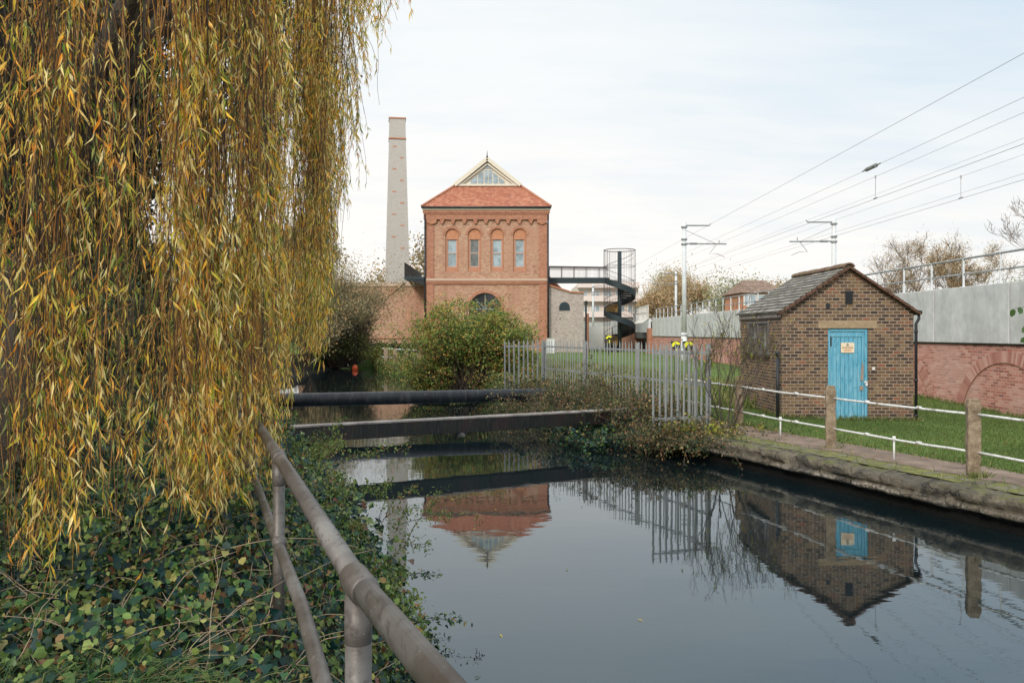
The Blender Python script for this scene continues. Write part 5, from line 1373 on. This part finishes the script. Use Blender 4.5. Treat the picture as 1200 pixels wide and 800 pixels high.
# --- dark trees behind the willow on the left bank
tree('dark_evergreen','dark ivy clad tree standing behind the willow trunk at the left edge','tree',(-10.8,15.5,.9),10.5,M['dark_leaf'],42000,.13,21,maxd=5,group='dark trees behind the willow',fuzz=.28,Lf=.3,spread=.5)
tree('dark_evergreen','second dark tree beyond the willow, nearer the canal','tree',(-11.6,20.5,.9),9.5,M['dark_leaf'],26000,.16,22,maxd=5,group='dark trees behind the willow',fuzz=.45,Lf=.3,spread=.5)
tree('dark_evergreen','dark bushy tree low behind the willow curtain beside the black pipe','tree',(-12.6,27,.9),5.5,M['dark_leaf'],22000,.16,23,maxd=5,group='dark trees behind the willow',fuzz=.45,Lf=.26,spread=.5)
leafy_cane_bush('laurel_bush','dark glossy undergrowth in the deep shade under the left of the willow','shrub',(-4.6,6.4,.95),80,1.3,M['dark_leaf'],.07,90,(2.2,1.6),spread=(.8,.5,.6),base_r=.5,droop=.3,shape='oval')
leafy_cane_bush('laurel_bush','dark bush on the bank in the shade behind the middle of the willow','shrub',(-7.2,12.0,.95),110,1.7,M['dark_leaf'],.08,120,(2.2,2.4),spread=(.8,.5,.6),base_r=.6,droop=.25,shape='oval')
def mound_bush(name,label,loc,rx,ry,h,nl,ls,mat,seed,nlob=16,group=None,over=None,ntw=420):
    """arching shrub: overlapping domes of leaves with stems fanning up from the base"""
    rs=random.Random(seed); root=thing(name,loc,label,'shrub',group); L0=np.array(loc)
    sp=[]
    for _ in range(ntw):
        a=rs.uniform(0,2*PI); q=rs.uniform(.2,1)
        sp.append(((loc[0]+rs.gauss(0,rx*.18),loc[1]+rs.gauss(0,ry*.18),loc[2]),unit(np.array([math.cos(a)*rx*q,math.sin(a)*ry*q,h*rs.uniform(.6,1.25)])),math.hypot(rx*q,h)*rs.uniform(.75,1.05),rs.uniform(.15,.5)))
    PT=canes('stems',sp,M['twig'],.012,root=root)
    lob=[]
    for _ in range(nlob):
        a=rs.uniform(0,2*PI); q=rs.random()**.5*.75
        hx=math.cos(a)*q; hy=math.sin(a)*q; hz=(1-q*q)*.62*rs.uniform(.55,1.1)
        lob.append((hx,hy,hz,rs.uniform(.26,.44)))
    lob=np.array(lob); idx=RNG.integers(0,nlob,nl); d=rand_dirs(nl); d[:,2]=d[:,2]*.9+.15
    rr=lob[idx,3]*RNG.uniform(.55,1.08,nl)**.5
    P=np.stack([(lob[idx,0]+d[:,0]*rr)*rx,(lob[idx,1]+d[:,1]*rr)*ry,np.maximum((lob[idx,2]+d[:,2]*rr)*h,.02)],1)
    k=nl//2; ii=RNG.integers(0,len(PT),k); u=RNG.uniform(.35,1,k)*7.99; i0=u.astype(int); fr=(u-i0)[:,None]
    P2=PT[ii,i0]*(1-fr)+PT[ii,i0+1]*fr+RNG.normal(0,ls*1.6,(k,3))
    gaps=np.array([mnoise.noise(Vector(tuple(p*np.array([1.3,1.3,2.0])+seed))) for p in P]); P=P[gaps>.0]
    P=np.concatenate([P+L0,P2]); P[:,2]=np.maximum(P[:,2],.03); n=len(P)
    nn=unit(np.array([0,-.35,.9])+RNG.normal(0,.6,(n,3))); L=RNG.uniform(.6,1.25,n)*ls
    leaves('foliage',P,rand_dirs(n)+np.array([0,0,-.4]),nn,L,L*.62,mat,root,'oval' if n<60000 else 'diamond')
    return root
mound_bush('holly_bush','dark shadowy holly mass low behind the middle of the willow curtain',(-8.6,16.8,.7),3.0,2.4,3.6,26000,.10,M['dark_leaf'],71,nlob=16)
mound_bush('holly_bush','dark holly mass further left behind the willow trunk',(-13.2,21,.7),3.4,2.6,4.6,26000,.12,M['dark_leaf'],72,nlob=16)
mound_bush('holly_bush','dark bush at the left bank beyond the black pipe',(-11.9,29,.4),2.3,3.2,4.2,22000,.12,M['dark_leaf'],73,nlob=14)
mound_bush('arching_bush','large rounded green and russet bush overhanging the canal in front of the engine house',(-1.65,31.3,.3),2.7,2.0,4.1,46000,.085,M['bush'],5,nlob=22)
mound_bush('arching_bush','lower left arm of foliage trailing to the water beside the big rounded bush',(-3.2,31.6,.0),1.2,1.3,1.9,11000,.08,M['bush'],6,nlob=9)
tree('autumn_thicket','grey brown half bare tree on the far bank below the chimney','tree',(-10.9,56.5,.6),8.0,M['grey_bush'],24000,.12,31,maxd=5,stems=6,fuzz=.8,twig=M['twig'],trunk_r=.07,Lf=.3,down=.3)
tree('autumn_thicket','brown leaved thicket at the canal end next to the orange buoy','tree',(-12.9,52,.6),6.5,M['grey_bush'],30000,.13,32,maxd=5,stems=6,fuzz=.8,twig=M['twig'],trunk_r=.07,Lf=.3,down=.3)
mound_bush('waterside_bush','dark green bush at the water edge behind the orange buoy',(-12.2,57.0,.1),2.6,2.0,3.0,16000,.13,M['scrub'],8,nlob=12)
mound_bush('waterside_bush','small green bush between the buoy and the pale bank railing',(-8.9,55.5,.5),1.1,1.0,1.3,5000,.11,M['bush'],9,nlob=8)
for i_,(x,y,h,lab) in enumerate(((-17,33,7.5,'olive brown tree on the left bank glimpsed low through the willow'),(-24,45,9,'wide brown tree further along the left bank behind the willow'),(-31,52,9.5,'leftmost brown tree far behind the willow trunk'),(-18.5,58,7.5,'hazy brown tree at the canal end behind the willow edge'))):
    tree('bank_tree',lab,'tree',(x,y,.8),h,M['grey_bush'],20000,.2,90+i_,maxd=5,group='brown trees along the left bank',stems=3,fuzz=.8,trunk_r=.12,Lf=.26,down=.3)
tree('autumn_tree','orange and green tree peeping out between chimney and engine house','tree',(-13.0,112,.8),13.5,M['autumn_far'],9000,.45,33,maxd=4,fuzz=.9)
tree('autumn_tree','tree with brown leaves rising behind the willow left of the chimney','tree',(-24.5,95,.8),14,M['grey_bush'],14000,.4,34,maxd=5,fuzz=.8)
leafy_cane_bush('bank_hedge','dark ragged hedge along the foot of the low brick wing','hedge',(-11.5,72,.6),120,1.6,M['dark_leaf'],.2,60,(3.2,.6),spread=(.6,.4,.6),base_r=.8,droop=.3)
for (lc,rx,ry,h_,nl,ls,mt,sd_,lb) in mound_bush_spots: mound_bush('grey_bush',lb,lc,rx,ry,h_,nl,ls,M[mt],sd_,nlob=18)
# brambles along the right bank
BR=[(.75,24.6,.55,1.25,60,'bramble bush around the right end of the black pipe'),
    (2.0,21.6,.6,1.9,95,'reddish bramble thicket below the long palisade fence, right of the pipe end'),
    (2.95,19.1,.55,1.7,95,'bramble clump swallowing the right end of the flat beam'),
    (1.35,23.0,.3,1.2,60,'low bramble mass hanging to the water between the pipe and the beam'),
    (3.55,16.9,.35,.95,60,'low brambles with yellowed leaves under the near palisade wing'),
    (3.85,16.4,.35,.7,50,'ivy and bramble tangle at the corner of the stone quay beside the sapling')]
for (x,y,z,L,nc,lab) in BR:
    leafy_cane_bush('bramble_bush',lab,'bramble',(x,y,z),nc*3,L,M['bramble'],.055,36,(1.5,1.2),spread=(.8,.6,.35),base_r=.42,droop=.75,bias=(-.18,-.12,-.05),caner=.006,wr=.6,stem=M['twig'],zmin=.02)
leafy_cane_bush('ivy_clump','dark ivy hanging down the bank to the water beneath the beam end','ivy',(2.35,18.9,.15),90,.9,M['ivy'],.07,80,(1.4,1.6),spread=(.8,.6,.3),base_r=.5,droop=.8,shape='ivy',wr=1,zmin=.01)
n=260; P=np.array([4.15,16.35,.55])+RNG.normal(0,1,(n,3))*np.array([.42,.16,.07]);
r_=leafy_cane_bush('yellow_creeper','patch of bright yellow creeper leaves at the foot of the near palisade wing','creeper',(3.75,16.45,.50),26,.45,M['sapling_leaf'],.055,26,(.9,.3),base_r=.35,droop=.6,shape='ivy',wr=.9)
# sapling by the railing end
tree('bare_sapling','thin half bare sapling with a few yellow leaves beside the last concrete post','tree',(4.52,17.1,.45),2.95,M['sapling_leaf'],560,.05,80,maxd=4,stems=5,trunk_r=.021,fuzz=.3,spread=.34,up=.16,Lf=.42,minr=.0035)
# far trees on the right
for (x,y,h,mt,sd,lab) in ((21,120,9.5,'autumn_far',41,'rusty brown far tree just right of the spiral staircase'),
      (25.5,135,11.2,'green_far',42,'far green tree between the staircase and the tallest mast'),
      (29.5,128,10.6,'autumn_far',43,'far orange brown tree directly behind the tallest mast'),
      (31.5,112,9.0,'green_far',44,'far yellow green tree above the wall right of the tallest mast'),
      (33.5,100,7.6,'autumn_far',45,'small far brown tree left of the orange brick house'),
      (14.0,135,8.2,'autumn_far',46,'far brown tree seen through the spiral staircase cage')):
    tree('far_tree',lab,'tree',(x,y,.8),h,M[mt],16000,.27,sd,maxd=4,fuzz=.8,group='far trees along the railway',twig=M['far_twig'],Lf=.3)
tree('autumn_tree','wispy orange brown tree beyond the railing right of the hut roof','tree',(28.0,58,3.0),6.7,M['autumn_far'],11000,.085,51,maxd=5,stems=4,fuzz=.6,twig=M['far_twig'],trunk_r=.10,minr=.012,spread=.6)
tree('autumn_tree','fuller brown tree beyond the railing, between the wispy tree and the bare tree','tree',(32.0,58.5,3.0),6.9,M['autumn_far'],17000,.09,52,maxd=5,stems=4,fuzz=.6,twig=M['far_twig'],trunk_r=.10,minr=.012,spread=.6)
tree('bare_tree','leafless grey tree at the right edge beyond the railing','tree',(32.8,48,3.0),8.2,M['autumn_far'],500,.07,53,maxd=6,stems=2,fuzz=.3,twig=M['far_twig'],trunk_r=.13,minr=.010,spread=.55,split=(2,3),up=.16)
tree('autumn_tree','low scrubby tree behind the railing under the leafless tree','tree',(35.5,56,3.0),4.2,M['green_far'],7000,.10,54,maxd=4,stems=3,fuzz=.6,twig=M['far_twig'],trunk_r=.06,minr=.01)
# leafy sprig reaching in from a sapling outside the frame
r_=thing('overhanging_sapling',(8.7,10.2,.45),'green leafed twig of a sapling reaching in at the right edge before the concrete wall','tree')
m=MB(); m.tube([(8.7,10.2,.4),(8.6,10.2,1.7),(8.2,10.1,2.7),(8.0,10.0,3.2)],[.04,.035,.02,.01],7); m.build('trunk',M['bark'],r_,smooth=True)
m=MB(); m.tube([(8.25,10.1,2.6),(7.4,10.05,2.95),(6.7,10,2.88),(6.2,10,2.80)],[.012,.009,.006,.003],5); m.tube([(7.2,10.03,2.95),(6.7,10,2.72),(6.34,10,2.55)],[.006,.004,.002],5); m.build('twig',M['twig'],r_,smooth=True)
P=np.array([(6.18,10,2.80),(6.27,10,2.82),(6.36,10,2.79),(6.45,10,2.83),(6.55,10,2.82),(6.35,10,2.57),(6.38,10,2.44),(6.5,10,2.9),(6.8,10,2.85),(7.1,10,2.95),(7.3,10,2.9)])
leaves('leaves',P,np.array([[-.3,-.2,-.6]]*len(P))+RNG.normal(0,.3,(len(P),3)),np.array([[0,-1,.2]]*len(P)),.11,.085,M['sprig_leaf'],r_,'oval')
# strands of creeper on the lawn edge: a few fallen leaves
n=260; P=[]
while len(P)<n:
    y=random.uniform(9.5,20); x=random.uniform(xr(y)+.3,xr(y)+5)
    if 6.0<x<9.2 and y>18.2: continue
    P.append((x,y,gr(x,y)+.05))
tag(leaves('fallen_lawn_leaves',np.array(P),rand_dirs(n)*np.array([1,1,.1]),unit(np.array([0,0,1])+RNG.normal(0,.25,(n,3))),.045,.03,M['brown_leaf'],None,'oval'),kind='stuff')
